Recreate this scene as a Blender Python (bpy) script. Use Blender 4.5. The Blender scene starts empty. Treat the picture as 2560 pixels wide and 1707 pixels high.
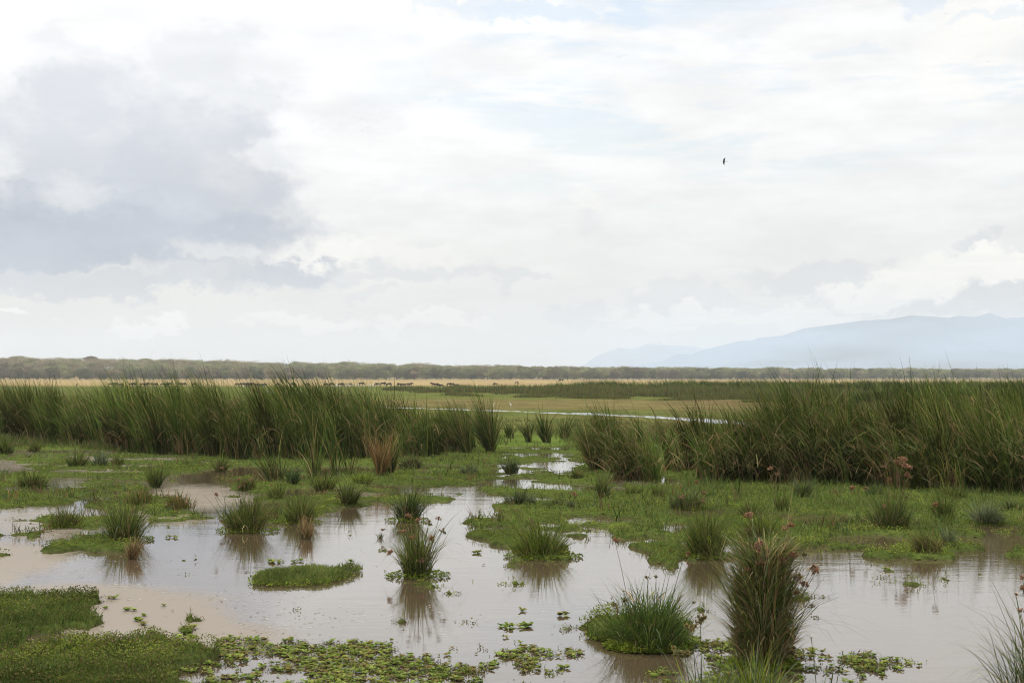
import bpy, math, random
import numpy as np
from mathutils import Vector, Matrix
rng = np.random.default_rng(7)
random.seed(7)
sc = bpy.context.scene
COL = sc.collection
F, HC, XC, YH = 4000.0, 2.6, 1280.0, 941.0      # focal length in photo pixels, eye height, centre column, horizon row
PI = math.pi

# ------------------------------------------------------------------ helpers
def gpt(x, y, z=0.0):
    D = F*(HC-z)/(y-YH)
    return Vector(((x-XC)/F*D, D, z))
def dist(y): return F*HC/(y-YH)
def tag(o, label=None, cat=None, group=None, kind=None):
    if label: o['label'] = label
    if cat: o['category'] = cat
    if group: o['group'] = group
    if kind: o['kind'] = kind
    return o
def empty(name, loc, rz=0, s=1):
    o = bpy.data.objects.new(name, None); COL.objects.link(o)
    o.location = loc; o.rotation_euler = (0, 0, rz); o.scale = (s, s, s); o.empty_display_size = .1
    return o
def obj(name, me, parent=None, loc=None):
    o = bpy.data.objects.new(name, me); COL.objects.link(o)
    if parent: o.parent = parent
    if loc is not None: o.location = loc
    return o
def mesh(name, V, Fc, mats, cols=None, attrs=None, midx=None, smooth=False):
    """V (N,3); Fc: list of (M,k) integer arrays of faces with k corners"""
    me = bpy.data.meshes.new(name)
    V = np.asarray(V, dtype=np.float32)
    if isinstance(Fc, np.ndarray): Fc = [Fc]
    Fc = [f for f in Fc if len(f)]
    loops = np.concatenate([f.ravel() for f in Fc]).astype(np.int32)
    tot = np.concatenate([np.full(len(f), f.shape[1]) for f in Fc]).astype(np.int32)
    st = np.concatenate([[0], np.cumsum(tot)[:-1]]).astype(np.int32)
    me.vertices.add(len(V)); me.vertices.foreach_set('co', V.ravel())
    me.loops.add(len(loops)); me.loops.foreach_set('vertex_index', loops)
    me.polygons.add(len(tot)); me.polygons.foreach_set('loop_start', st); me.polygons.foreach_set('loop_total', tot)
    for m in (mats if isinstance(mats, (list, tuple)) else [mats]): me.materials.append(m)
    if midx is not None: me.polygons.foreach_set('material_index', np.asarray(midx, dtype=np.int32))
    if smooth: me.polygons.foreach_set('use_smooth', np.ones(len(tot), dtype=bool))
    me.update(calc_edges=True)
    if cols is not None:
        a = me.attributes.new('Col', 'FLOAT_COLOR', 'POINT')
        c = np.ones((len(V), 4), dtype=np.float32); c[:, :3] = cols
        a.data.foreach_set('color', c.ravel())
    for k, v in (attrs or {}).items():
        a = me.attributes.new(k, 'FLOAT', 'POINT'); a.data.foreach_set('value', np.asarray(v, dtype=np.float32))
    return me
# value noise
_T = np.random.default_rng(3).random((256, 256))
def vnoise(x, y):
    xi = np.floor(x).astype(int); yi = np.floor(y).astype(int)
    fx = x-xi; fy = y-yi; fx = fx*fx*(3-2*fx); fy = fy*fy*(3-2*fy)
    a = _T[xi & 255, yi & 255]; b = _T[(xi+1) & 255, yi & 255]; c = _T[xi & 255, (yi+1) & 255]; d = _T[(xi+1) & 255, (yi+1) & 255]
    return (a*(1-fx)+b*fx)*(1-fy)+(c*(1-fx)+d*fx)*fy
def fbm(x, y, o=4):
    s = 0; a = .5; t = 0
    for i in range(o):
        s = s+a*vnoise(x*2**i+17.3*i, y*2**i+9.1*i); t += a; a *= .55
    return s/t

# ------------------------------------------------------------------ materials
def newmat(name):
    m = bpy.data.materials.new(name); m.use_nodes = True
    nt = m.node_tree; nt.nodes.clear()
    out = nt.nodes.new('ShaderNodeOutputMaterial')
    return m, nt, out
def vary(m, a, b):
    nt = m.node_tree; oi = nt.nodes.new('ShaderNodeObjectInfo'); r = nt.nodes.new('ShaderNodeMapRange'); r.inputs['To Min'].default_value = a; r.inputs['To Max'].default_value = b
    nt.links.new(oi.outputs['Random'], r.inputs['Value']); v = [n for n in nt.nodes if n.type == 'VECT_MATH'][0]; nt.links.new(r.outputs[0], v.inputs['Scale'])
def foliage_mat(name, trans=.24, rough=.6, spec=.10, gain=1.0):
    m, nt, out = newmat(name); N = nt.nodes; L = nt.links
    at = N.new('ShaderNodeAttribute'); at.attribute_name = 'Col'
    mul = N.new('ShaderNodeVectorMath'); mul.operation = 'SCALE'; mul.inputs['Scale'].default_value = gain
    L.new(at.outputs['Color'], mul.inputs[0])
    p = N.new('ShaderNodeBsdfDiffuse')      # matt leaves: no glaze at grazing view
    L.new(mul.outputs[0], p.inputs['Color'])
    if trans > 0:
        t = N.new('ShaderNodeBsdfTranslucent'); L.new(mul.outputs[0], t.inputs['Color'])
        mx = N.new('ShaderNodeMixShader'); mx.inputs[0].default_value = trans
        L.new(p.outputs[0], mx.inputs[1]); L.new(t.outputs[0], mx.inputs[2]); L.new(mx.outputs[0], out.inputs['Surface'])
    else: L.new(p.outputs[0], out.inputs['Surface'])
    return m
LEAF = foliage_mat('leaf_surface')
DRY = foliage_mat('dry_plant_surface', .2, .7, .15)
HEAD = foliage_mat('seed_head_surface', .15, .8, .1)
CROWN = foliage_mat('acacia_foliage', .2, .8, .1)
vary(CROWN, .6, 1.2)
BARK = foliage_mat('bark', 0, .9, .1)
def plain_mat(name, col, rough=.8, spec=.2, noise=(6, .35)):
    m, nt, out = newmat(name); N = nt.nodes; L = nt.links
    p = N.new('ShaderNodeBsdfPrincipled'); p.inputs['Roughness'].default_value = rough; p.inputs['Specular IOR Level'].default_value = spec
    tc = N.new('ShaderNodeTexCoord'); n = N.new('ShaderNodeTexNoise'); n.inputs['Scale'].default_value = noise[0]; n.inputs['Detail'].default_value = 5
    L.new(tc.outputs['Object'], n.inputs['Vector'])
    r = N.new('ShaderNodeMapRange'); r.inputs['From Min'].default_value = .3; r.inputs['From Max'].default_value = .7
    r.inputs['To Min'].default_value = 1-noise[1]; r.inputs['To Max'].default_value = 1+noise[1]; L.new(n.outputs['Fac'], r.inputs['Value'])
    s = N.new('ShaderNodeVectorMath'); s.operation = 'SCALE'; s.inputs[0].default_value = col; L.new(r.outputs[0], s.inputs['Scale'])
    L.new(s.outputs[0], p.inputs['Base Color']); L.new(p.outputs[0], out.inputs['Surface'])
    return m
HIDE = plain_mat('dark_hide', (.045, .032, .028)); HIDE2 = plain_mat('brown_hide', (.09, .055, .045)); HORN = plain_mat('horn', (.03, .028, .025), .5)
MANE = plain_mat('mane_hair', (.02, .017, .015)); WHITE = plain_mat('white_feather', (.8, .79, .76)); PINKW = plain_mat('pale_pink_feather', (.62, .52, .49))
DARKF = plain_mat('dark_feather', (.035, .03, .035)); GREYF = plain_mat('grey_feather', (.12, .12, .13)); BILL = plain_mat('bill', (.35, .22, .08), .5)

# ground: albedo per vertex times two scales of noise, rough
def ground_mat():
    m, nt, out = newmat('marsh_soil_and_turf'); N = nt.nodes; L = nt.links
    at = N.new('ShaderNodeAttribute'); at.attribute_name = 'Col'
    tc = N.new('ShaderNodeTexCoord')
    def noise(scale, detail=4, sx=1, sy=1):
        mp = N.new('ShaderNodeMapping'); mp.inputs['Scale'].default_value = (sx, sy, 1); L.new(tc.outputs['Object'], mp.inputs['Vector'])
        n = N.new('ShaderNodeTexNoise'); n.inputs['Scale'].default_value = scale; n.inputs['Detail'].default_value = detail; L.new(mp.outputs[0], n.inputs['Vector']); return n
    n1 = noise(9, 6); n2 = noise(.35, 5, 1, .6); n3 = noise(.04, 4, 1, .5)
    def rng_(n, a, b):
        r = N.new('ShaderNodeMapRange'); r.inputs['From Min'].default_value = .3; r.inputs['From Max'].default_value = .7
        r.inputs['To Min'].default_value = a; r.inputs['To Max'].default_value = b; L.new(n.outputs['Fac'], r.inputs['Value']); return r
    m1 = N.new('ShaderNodeMath'); m1.operation = 'MULTIPLY'; L.new(rng_(n1, .6, 1.4).outputs[0], m1.inputs[0]); L.new(rng_(n2, .72, 1.28).outputs[0], m1.inputs[1])
    m2 = N.new('ShaderNodeMath'); m2.operation = 'MULTIPLY'; L.new(m1.outputs[0], m2.inputs[0]); L.new(rng_(n3, .88, 1.12).outputs[0], m2.inputs[1])
    s = N.new('ShaderNodeVectorMath'); s.operation = 'SCALE'; L.new(at.outputs['Color'], s.inputs[0]); L.new(m2.outputs[0], s.inputs['Scale'])
    p = N.new('ShaderNodeBsdfDiffuse'); L.new(s.outputs[0], p.inputs['Color'])
    b = N.new('ShaderNodeBump'); b.inputs['Strength'].default_value = .6; b.inputs['Distance'].default_value = .03; L.new(n1.outputs['Fac'], b.inputs['Height']); L.new(b.outputs[0], p.inputs['Normal'])
    L.new(p.outputs[0], out.inputs['Surface'])
    return m
GROUND = ground_mat()
def water_mat():
    m, nt, out = newmat('muddy_water'); N = nt.nodes; L = nt.links
    tc = N.new('ShaderNodeTexCoord')
    def noise(scale, detail, sx, sy, rough=.5, dist_=0):
        mp = N.new('ShaderNodeMapping'); mp.inputs['Scale'].default_value = (sx, sy, 1); L.new(tc.outputs['Object'], mp.inputs['Vector'])
        n = N.new('ShaderNodeTexNoise'); n.inputs['Scale'].default_value = scale; n.inputs['Detail'].default_value = detail; n.inputs['Roughness'].default_value = rough
        n.inputs['Distortion'].default_value = dist_; L.new(mp.outputs[0], n.inputs['Vector']); return n
    p = N.new('ShaderNodeBsdfPrincipled'); p.inputs['Roughness'].default_value = .04; p.inputs['IOR'].default_value = 1.85
    big = noise(.5, 3, 1, .6)
    cr = N.new('ShaderNodeMapRange'); cr.inputs['From Min'].default_value = .3; cr.inputs['From Max'].default_value = .7; cr.inputs['To Min'].default_value = .85; cr.inputs['To Max'].default_value = 1.15
    L.new(big.outputs['Fac'], cr.inputs['Value'])
    sc_ = N.new('ShaderNodeVectorMath'); sc_.operation = 'SCALE'; sc_.inputs[0].default_value = (.082, .057, .034); L.new(cr.outputs[0], sc_.inputs['Scale']); L.new(sc_.outputs[0], p.inputs['Base Color'])
    r1 = noise(7, 3, .6, 1.6); r2 = noise(1.2, 2, .5, 1.2)
    ad = N.new('ShaderNodeMath'); ad.operation = 'MULTIPLY_ADD'; ad.inputs[1].default_value = .25; L.new(r1.outputs['Fac'], ad.inputs[0]); L.new(r2.outputs['Fac'], ad.inputs[2])
    b = N.new('ShaderNodeBump'); b.inputs['Strength'].default_value = 1.0; b.inputs['Distance'].default_value = .0036; L.new(ad.outputs[0], b.inputs['Height']); L.new(b.outputs[0], p.inputs['Normal'])
    # floating pale scum: patches where the surface carries it, broken into flecks
    at = N.new('ShaderNodeAttribute'); at.attribute_name = 'scum'
    f1 = noise(5, 6, .5, 1.0, .7, .6); f2 = noise(26, 3, .5, 1.2, .6)
    a1 = N.new('ShaderNodeMath'); a1.operation = 'MULTIPLY_ADD'; a1.inputs[1].default_value = .55; L.new(f2.outputs['Fac'], a1.inputs[0]); 
    s0 = N.new('ShaderNodeMath'); s0.operation = 'MULTIPLY'; s0.inputs[1].default_value = .45; L.new(f1.outputs['Fac'], s0.inputs[0]); L.new(s0.outputs[0], a1.inputs[2])
    a2 = N.new('ShaderNodeMath'); a2.operation = 'ADD'; L.new(a1.outputs[0], a2.inputs[0]); L.new(at.outputs['Fac'], a2.inputs[1])
    mr = N.new('ShaderNodeMapRange'); mr.interpolation_type = 'SMOOTHSTEP'; mr.inputs['From Min'].default_value = .74; mr.inputs['From Max'].default_value = 1.2; mr.inputs['To Max'].default_value = .8; L.new(a2.outputs[0], mr.inputs['Value'])
    d = N.new('ShaderNodeBsdfPrincipled'); d.inputs['Roughness'].default_value = .6; d.inputs['Specular IOR Level'].default_value = .3
    dc = N.new('ShaderNodeMix'); dc.data_type = 'RGBA'; dc.inputs['A'].default_value = (.21, .155, .11, 1); dc.inputs['B'].default_value = (.19, .165, .11, 1); L.new(big.outputs['Fac'], dc.inputs['Factor']); L.new(dc.outputs['Result'], d.inputs['Base Color'])
    mx = N.new('ShaderNodeMixShader'); L.new(mr.outputs[0], mx.inputs[0]); L.new(p.outputs[0], mx.inputs[1]); L.new(d.outputs[0], mx.inputs[2]); L.new(mx.outputs[0], out.inputs['Surface'])
    return m
WATER = water_mat()

# ------------------------------------------------------------------ where vegetation mats lie (density rows over the photo's ground, noise breaks the edges)
ROWS = {
1100: '2560:10',
1122: '1260:10,1290:8,1440:7,2560:10',
1132: '160:8,480:6,1250:9,1270:7,1430:5,2560:10',
1154: '60:3,200:8,330:6,650:8,1240:10,1300:5,1460:6,2560:10',
1175: '30:2,470:8,600:6,700:7,1240:9,1440:6,2560:10',
1197: '160:8,260:6,400:8,560:5,760:8,1040:8,1100:5,1230:9,1380:6,1500:8,1520:5,1650:2,1700:6,2560:10',
1219: '340:8,560:5,1230:8,1290:8,1480:3,1600:4,1680:7,2560:10',
1241: '420:8,560:4,700:8,880:7,940:4,1150:9,1250:0,1460:9,1560:5,2560:10',
1262: '170:7,230:2,430:8,640:3,800:7,920:8,980:5,1110:6,1250:0,1560:9,2560:10',
1284: '80:1,220:5,370:4,540:7,600:3,700:7,790:6,960:1,1030:2,1170:0,1260:3,1340:5,1500:9,1600:8,2560:9',
1306: '110:2,230:6,330:6,380:1,560:2,660:7,780:7,800:2,1170:0,1330:7,1390:4,1440:5,1620:4,1760:8,2560:9',
1328: '70:2,220:5,380:5,470:0,560:2,700:3,800:2,1180:0,1310:7,1400:7,1620:8,1660:6,1718:3,1930:7,2560:9',
1350: '50:2,330:8,600:0,720:5,820:4,1180:0,1280:7,1450:6,1590:8,1650:2,1740:7,1900:7,2040:6,2230:1,2380:8,2560:2',
1371: '45:1,330:8,1240:0,1450:7,1620:0,1840:6,1960:4,2110:7,2240:8,2400:9,2470:4,2560:3',
1393: '1270:0,1450:4,1640:0,1830:7,2030:0,2120:4,2200:3,2400:8,2490:4,2560:7',
1410: '1640:0,1650:1,1800:2,2200:0,2380:1,2460:0,2560:3',
1430: '2560:0',
1460: '20:2,2560:0',
1480: '80:2,200:4,270:2,2560:0',
1502: '60:6,220:8,260:4,2560:0',
1524: '220:9,240:3,2560:0',
1545: '240:10,300:7,330:1,2560:0',
1567: '300:10,330:6,380:1,1465:0,1540:4,1750:5,2560:0',
1589: '310:10,360:4,1465:0,1550:6,1740:8,1840:0,1980:6,2560:0',
1611: '270:10,330:6,390:7,440:3,540:2,600:5,860:4,1120:5,1230:4,1400:2,1500:1,1550:3,1750:5,1960:7,2010:5,2560:0',
1632: '270:9,380:8,470:7,600:8,1050:6,1200:4,1270:3,1480:6,1600:2,1740:1,1850:5,2030:8,2200:6,2240:5,2560:0',
1654: '240:9,340:4,440:9,520:5,1150:7,1220:4,1270:2,1480:6,1620:4,1800:2,2050:8,2100:3,2330:7,2560:0',
1676: '40:5,110:9,160:6,300:9,460:10,520:7,1200:8,1290:3,1440:7,1600:3,1800:2,2040:7,2130:2,2340:7,2560:0',
1698: '460:10,620:8,1080:7,1200:5,1270:5,1430:5,1600:1,1800:3,2020:7,2140:1,2300:5,2560:0',
1800: '500:10,1100:8,1500:5,2300:6,2560:2',
2200: '2560:6',
}
GX = np.arange(0, 2561, 20)
_ry = np.array(sorted(ROWS)); _R = np.zeros((len(_ry), len(GX)))
for i, y in enumerate(_ry):
    x0 = 0
    for run in ROWS[y].split(','):
        xe, v = run.split(':'); xe = int(xe)
        _R[i, (GX >= x0) & (GX <= xe)] = int(v)/10; x0 = xe
# light horizontal smoothing
_R = (_R+np.roll(_R, 1, 1)+np.roll(_R, -1, 1))/3; _R[:, 0] = _R[:, 1]; _R[:, -1] = _R[:, -2]
def dens(xp, yp):
    xp = np.clip(xp, 0, 2559); yp = np.clip(yp, 1100, 2199)
    fx = xp/20; xi = np.clip(fx.astype(int), 0, len(GX)-2); fx = fx-xi
    yi = np.clip(np.searchsorted(_ry, yp, 'right')-1, 0, len(_ry)-2); fy = (yp-_ry[yi])/(_ry[yi+1]-_ry[yi])
    return (_R[yi, xi]*(1-fx)+_R[yi, xi+1]*fx)*(1-fy)+(_R[yi+1, xi]*(1-fx)+_R[yi+1, xi+1]*fx)*fy
STREAM = np.array([(900, 1017, 1), (1080, 1021.5, 1.5), (1160, 1024, 2.2), (1290, 1028, 2.5), (1344, 1031, 2.5), (1410, 1033, 3), (1470, 1034.5, 4.2), (1530, 1037.5, 2.5), (1590, 1040, 2.8), (1650, 1043, 4),
                   (1710, 1048, 4.5), (1770, 1052, 8), (1830, 1056, 7), (1885, 1061, 6), (1960, 1067, 6), (2060, 1075, 8), (2180, 1081, 5), (2300, 1083, 4), (2700, 1090, 4)])
def spk_zone(xp, yp): return (yp > 1590) & (yp < 2200) & (xp+45*np.sin(yp*.083)+22*np.sin(xp*.06+yp*.19) > 430+(1700-yp)*1.1)
def speckle(X, Y):
    """share of the shallows covered by loose floating plants in the foreground"""
    yp = YH+F*HC/Y; xp = XC+X/Y*F; n2 = .62*fbm(X*2.2+4, Y*1.3, 4)+.38*fbm(X*9+5, Y*5, 3); n2 = np.clip(.5+(n2-.5)*2.6, 0, 1)
    return np.where(spk_zone(xp, yp), np.clip((dens(xp, yp)*1.05-n2)*3.5, 0, 1), 0)
def land(X, Y):
    """height of the marsh floor over still water (0): positive on mats and meadow, negative under water"""
    X = np.asarray(X, float); Y = np.asarray(Y, float)
    front = Y > 1.5
    Ys = np.where(front, Y, 1.5)
    yp = YH+F*HC/Ys; xp = XC+X/Ys*F
    d = np.where(front & (yp < 2200), dens(xp, yp), .6)
    n = fbm(X*1.5+3, Y*.95+8, 5); nb = fbm(X*.55+13, Y*.62+28, 5); wf = np.clip((1350-yp)/60, 0, 1); n = np.clip(.5+((n-.5)*(1-wf)+(nb-.5)*wf)*2.4, 0, 1)
    e = np.where(d > .96, d*1.12-.06, d*1.1-.12-np.interp(xp, [0, 500, 620, 1200, 1300, 2560], [.15, .15, .08, .08, .08, .10])*(yp < 1335))-n
    e = np.where((xp < 480) & (yp > 1500) & (yp < 1760), d*.90-n*1.02, e)
    e = e+(fbm(X*4.2+9, Y*2.3+4, 3)-.5)*np.where(yp < 1335, .42, .55)
    h = np.clip(e*.35, -.25, .05)*np.where(yp < 1340, .6, 1.0)
    h = h+np.where(h > 0, .03*fbm(X*2.3, Y*2.3, 3), 0)
    h = np.where(spk_zone(xp, yp) & front, np.minimum(h, -.02), h)
    # meadow beyond the reeds, cut by the stream and by small pools
    far = yp < 1112
    sy = np.interp(xp, STREAM[:, 0], STREAM[:, 1]); sw = np.interp(xp, STREAM[:, 0], STREAM[:, 2])
    wob = (fbm(X*.35+40, Y*.08, 3)-.5)*3
    inside = (np.abs(yp-sy+wob*.5) < sw*.62*np.clip(.3+1.5*vnoise(xp*.045, yp*0+3), .2, 1.2)) & (xp > 850)
    pools = (np.abs(yp-979.5) < 1.5) & (xp > 660) & (xp < 752) & (vnoise(X*.5+9, Y*.02) > .35)
    pools |= (np.abs(yp-990.5) < 1.2) & (xp > 1480) & (xp < 1560) & (vnoise(X*.6+2, Y*.02) > .45)
    hf = .018+.012*fbm(X*.2, Y*.2, 3)
    hf = np.where(inside | pools, -.1, hf)
    h = np.where(far & front, np.where(yp > 1102, np.maximum(h, .02), hf), h)
    # wooded rise behind the plain, higher to the left
    rise = np.interp(xp, [-2000, 0, 1000, 1400, 2600], [13, 10, 5, 2.5, 0])
    edge = edge_dist(xp)
    t = np.clip((Y-edge)/260, 0, 1); t = t*t*(3-2*t)
    return h+np.where(Y > edge, rise*t, 0)
def edge_dist(xp): return np.interp(xp, [0, 1400, 2560, 3500], [1120, 1180, 1650, 1800])

ZC = dict(gold=(.29, .215, .10), olive=(.10, .11, .03), tan=(.135, .112, .045), ob=(.11, .108, .034), green=(.08, .11, .022), mat=(.06, .08, .018), mud=(.09, .07, .045), wood=(.2, .165, .09))
def ground_col(X, Y, h):
    Ys = np.where(Y > 1.5, Y, 1.5); yp = YH+F*HC/Ys; xp = XC+X/Ys*F
    ys = [940, 949.3, 949.8, 962, 967, 985, 996, 1002, 1018, 1024, 1045, 1062, 1085, 1115, 1135, 3000]
    cs = ['wood', 'wood', 'gold', 'gold', 'olive', 'olive', 'olive', 'tan', 'tan', 'ob', 'ob', 'ob', 'green', 'green', 'mat', 'mat']
    w = (fbm(X*.12, Y*.03+5, 4)-.5)*np.clip((yp-960)*.3, 0, 14)
    c = np.stack([np.interp(yp+w, ys, [ZC[k][i] for k in cs]) for i in range(3)], -1)
    # bare tracks and reddish mud streaks on the tan strip
    tr = np.clip((fbm(X*.05+70, Y*.6, 4)-.58)*9, 0, 1)*((yp > 1000) & (yp < 1062))*np.clip((xp-1300)/300, 0, 1)
    c = c*(1-tr[..., None]*.75)+np.array((.12, .065, .04))*tr[..., None]*.75
    gr = np.clip((fbm(X*.15+20, Y*.08+3, 4)-.48)*6, 0, 1)*((yp > 1024) & (yp < 1120))
    c = c*(1-gr[..., None]*.6)+np.array((.08, .115, .03))*gr[..., None]*.6
    wet = np.clip(-h*30, 0, 1)[..., None]
    c = c*(1-wet)+np.array(ZC['mud'])*wet
    e = (np.clip((.03-h)*40, 0, 1)*(yp > 1112))[..., None]*.5
    return c*(1-e)+np.array((.05, .038, .022))*e

def polar_sheet(radii, angs):
    R, A = np.meshgrid(radii, angs, indexing='ij')
    X = (R*np.sin(A)).ravel(); Y = (R*np.cos(A)).ravel()
    nr, na = len(radii), len(angs)
    i, j = np.meshgrid(np.arange(nr-1), np.arange(na-1), indexing='ij')
    a = (i*na+j).ravel(); quads = np.stack([a, a+1, a+na+1, a+na], -1)
    return X, Y, quads
def close_sheet(X, Y, quads, na):      # fan to the centre; last and first angle coincide
    n = len(X); X = np.append(X, 0); Y = np.append(Y, 0)
    tri = np.stack([np.full(na-1, n), np.arange(1, na), np.arange(na-1)], -1)[:, ::-1]
    return X, Y, [quads, tri]
fine = np.radians(np.linspace(-23, 23, 620)); lo = np.radians(np.linspace(-180, -23.4, 60)); hi = -lo[::-1]
angs = np.concatenate([lo, fine, hi])
radii = 1/np.concatenate([np.linspace(1/3., 1/13., 30, endpoint=False), np.linspace(1/13., 1/60., 260, endpoint=False), np.linspace(1/60., 1/420., 130, endpoint=False), np.linspace(1/420., 1/15000., 50)])
X, Y, q = polar_sheet(radii, angs); X, Y, fc = close_sheet(X, Y, q, len(angs))
Hh = land(X, Y); Hh[-1] = .05
fc = [fc[0][:, ::-1], fc[1][:, ::-1]]
g = obj('ground', mesh('ground', np.stack([X, Y, Hh], -1), fc, GROUND, cols=ground_col(X, Y, Hh), smooth=True)); tag(g, kind='structure')

# water sheet with the drifting scum as an attribute
radii = 1/np.concatenate([np.linspace(1/3., 1/12., 20, endpoint=False), np.linspace(1/12., 1/60., 120, endpoint=False), np.linspace(1/60., 1/420., 30)])
fine = np.radians(np.linspace(-23, 23, 240)); angs = np.concatenate([lo, fine, hi])
X, Y, q = polar_sheet(radii, angs); X, Y, fc = close_sheet(X, Y, q, len(angs))
Ys = np.where(Y > 1.5, Y, 1.5); yp = YH+F*HC/Ys; xp = XC+X/Ys*F
wx = (fbm(X*.5, Y*.5, 4)-.5)*160; wy = (fbm(X*.5+50, Y*.5, 4)-.5)*60
scum = np.zeros(len(X))
for cx, cy, rx, ry, s in [(40, 1395, 160, 44, .85), (-20, 1440, 130, 42, .75), (100, 1310, 220, 55, .55), (360, 1545, 220, 72, .95), (500, 1592, 260, 44, .8), (250, 1493, 240, 34, .85), (620, 1560, 260, 60, .26), (430, 1450, 260, 50, .2), (700, 1600, 350, 30, .2),
                          (420, 1290, 130, 28, .55), (500, 1245, 180, 40, .62), (300, 1160, 300, 34, .58), (40, 1160, 120, 40, .45), (1590, 1215, 110, 22, .42), (920, 1235, 70, 16, .4), (1500, 1245, 80, 12, .35), (600, 1350, 200, 20, .2), (300, 1200, 300, 30, .35)]:
    d = np.hypot((xp+wx-cx)/rx, (yp+wy*.4-cy)/ry)
    scum = np.maximum(scum, s*np.clip(1.5-d, 0, 1)*1.0)
scum = np.where(Y > 1.5, scum, 0)
w = obj('water', mesh('water', np.stack([X, Y, np.zeros(len(X))], -1), [fc[0][:, ::-1], fc[1][:, ::-1]], WATER, attrs={'scum': scum}, smooth=True)); tag(w, kind='structure')

# ------------------------------------------------------------------ blades of grass, reed leaves: curved tapering strips
def blades(P, az, L, W, t0, t1, seg=4, power=1.6, twist=None, c0=None, c1=None, kink=None):
    """P roots, az lean direction, L length, W width, t0/t1 lean from vertical at root/tip; returns V, faces, colours"""
    n = len(P); P = np.asarray(P, float)
    f = lambda a: np.broadcast_to(np.asarray(a, float), (n,))
    az, L, W, t0, t1 = map(f, (az, L, W, t0, t1))
    s = np.linspace(0, 1, seg+1)
    tm = (s[:-1]+s[1:])/2
    th = t0[:, None]+(t1-t0)[:, None]*tm[None]**power
    if kink is not None: th = th+kink[:, None]*(tm[None] > .55)
    dl = L[:, None]/seg
    hx = np.concatenate([np.zeros((n, 1)), np.cumsum(np.sin(th)*dl, 1)], 1); hz = np.concatenate([np.zeros((n, 1)), np.cumsum(np.cos(th)*dl, 1)], 1)
    C = np.stack([P[:, 0, None]+hx*np.cos(az)[:, None], P[:, 1, None]+hx*np.sin(az)[:, None], P[:, 2, None]+hz], -1)
    tw = az+PI/2 if twist is None else twist
    wv = np.stack([np.cos(tw), np.sin(tw), np.zeros(n)], -1)[:, None, :]
    wid = (W[:, None]*np.interp(s, [0, .25, .6, 1], [.75, 1, .8, .06])[None])[..., None]*.5
    V = np.stack([C-wv*wid, C+wv*wid], 2).reshape(-1, 3)
    k = seg+1
    b = (np.arange(n)*k*2)[:, None]+(np.arange(seg)*2)[None]; b = b.ravel()
    Q = np.stack([b, b+1, b+3, b+2], -1)
    cols = None
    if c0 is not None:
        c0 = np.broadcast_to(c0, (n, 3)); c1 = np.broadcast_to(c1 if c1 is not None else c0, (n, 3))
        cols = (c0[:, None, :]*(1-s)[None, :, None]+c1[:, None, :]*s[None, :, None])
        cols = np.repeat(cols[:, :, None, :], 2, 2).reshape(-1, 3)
    return V, Q, cols
def join(parts):
    Vs, Qs, Cs, o = [], [], [], 0
    for V, Q, C in parts:
        Vs.append(V); Qs.append(Q+o); Cs.append(C); o += len(V)
    return np.concatenate(Vs), np.concatenate(Qs), np.concatenate(Cs)
def pick(pal, n, jit=.18, w=None):
    pal = np.array(pal); c = pal[rng.choice(len(pal), n, p=w)]
    return c*(1+rng.normal(0, jit, (n, 1)))*(1+rng.normal(0, .05, (n, 3)))
G_REED = [(.060, .098, .020), (.034, .062, .014), (.098, .13, .028), (.15, .155, .04), (.26, .21, .075)]
G_DARK = [(.045, .072, .014), (.085, .115, .022), (.15, .175, .038), (.17, .155, .06), (.11, .14, .03)]
G_LIME = [(.19, .25, .028), (.15, .20, .025), (.25, .28, .045), (.11, .145, .022)]
G_PALE = [(.13, .16, .075), (.10, .13, .06), (.17, .19, .10)]
STRAW = [(.36, .25, .11), (.28, .19, .09), (.42, .31, .16), (.22, .13, .07)]
RUST = [(.26, .13, .05), (.20, .12, .05), (.33, .21, .09), (.12, .11, .03)]
SEED = [(.40, .22, .125), (.31, .165, .095), (.47, .28, .17), (.44, .26, .17)]
SEEDG = [(.26, .23, .09), (.18, .18, .07), (.33, .22, .10)]

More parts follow.
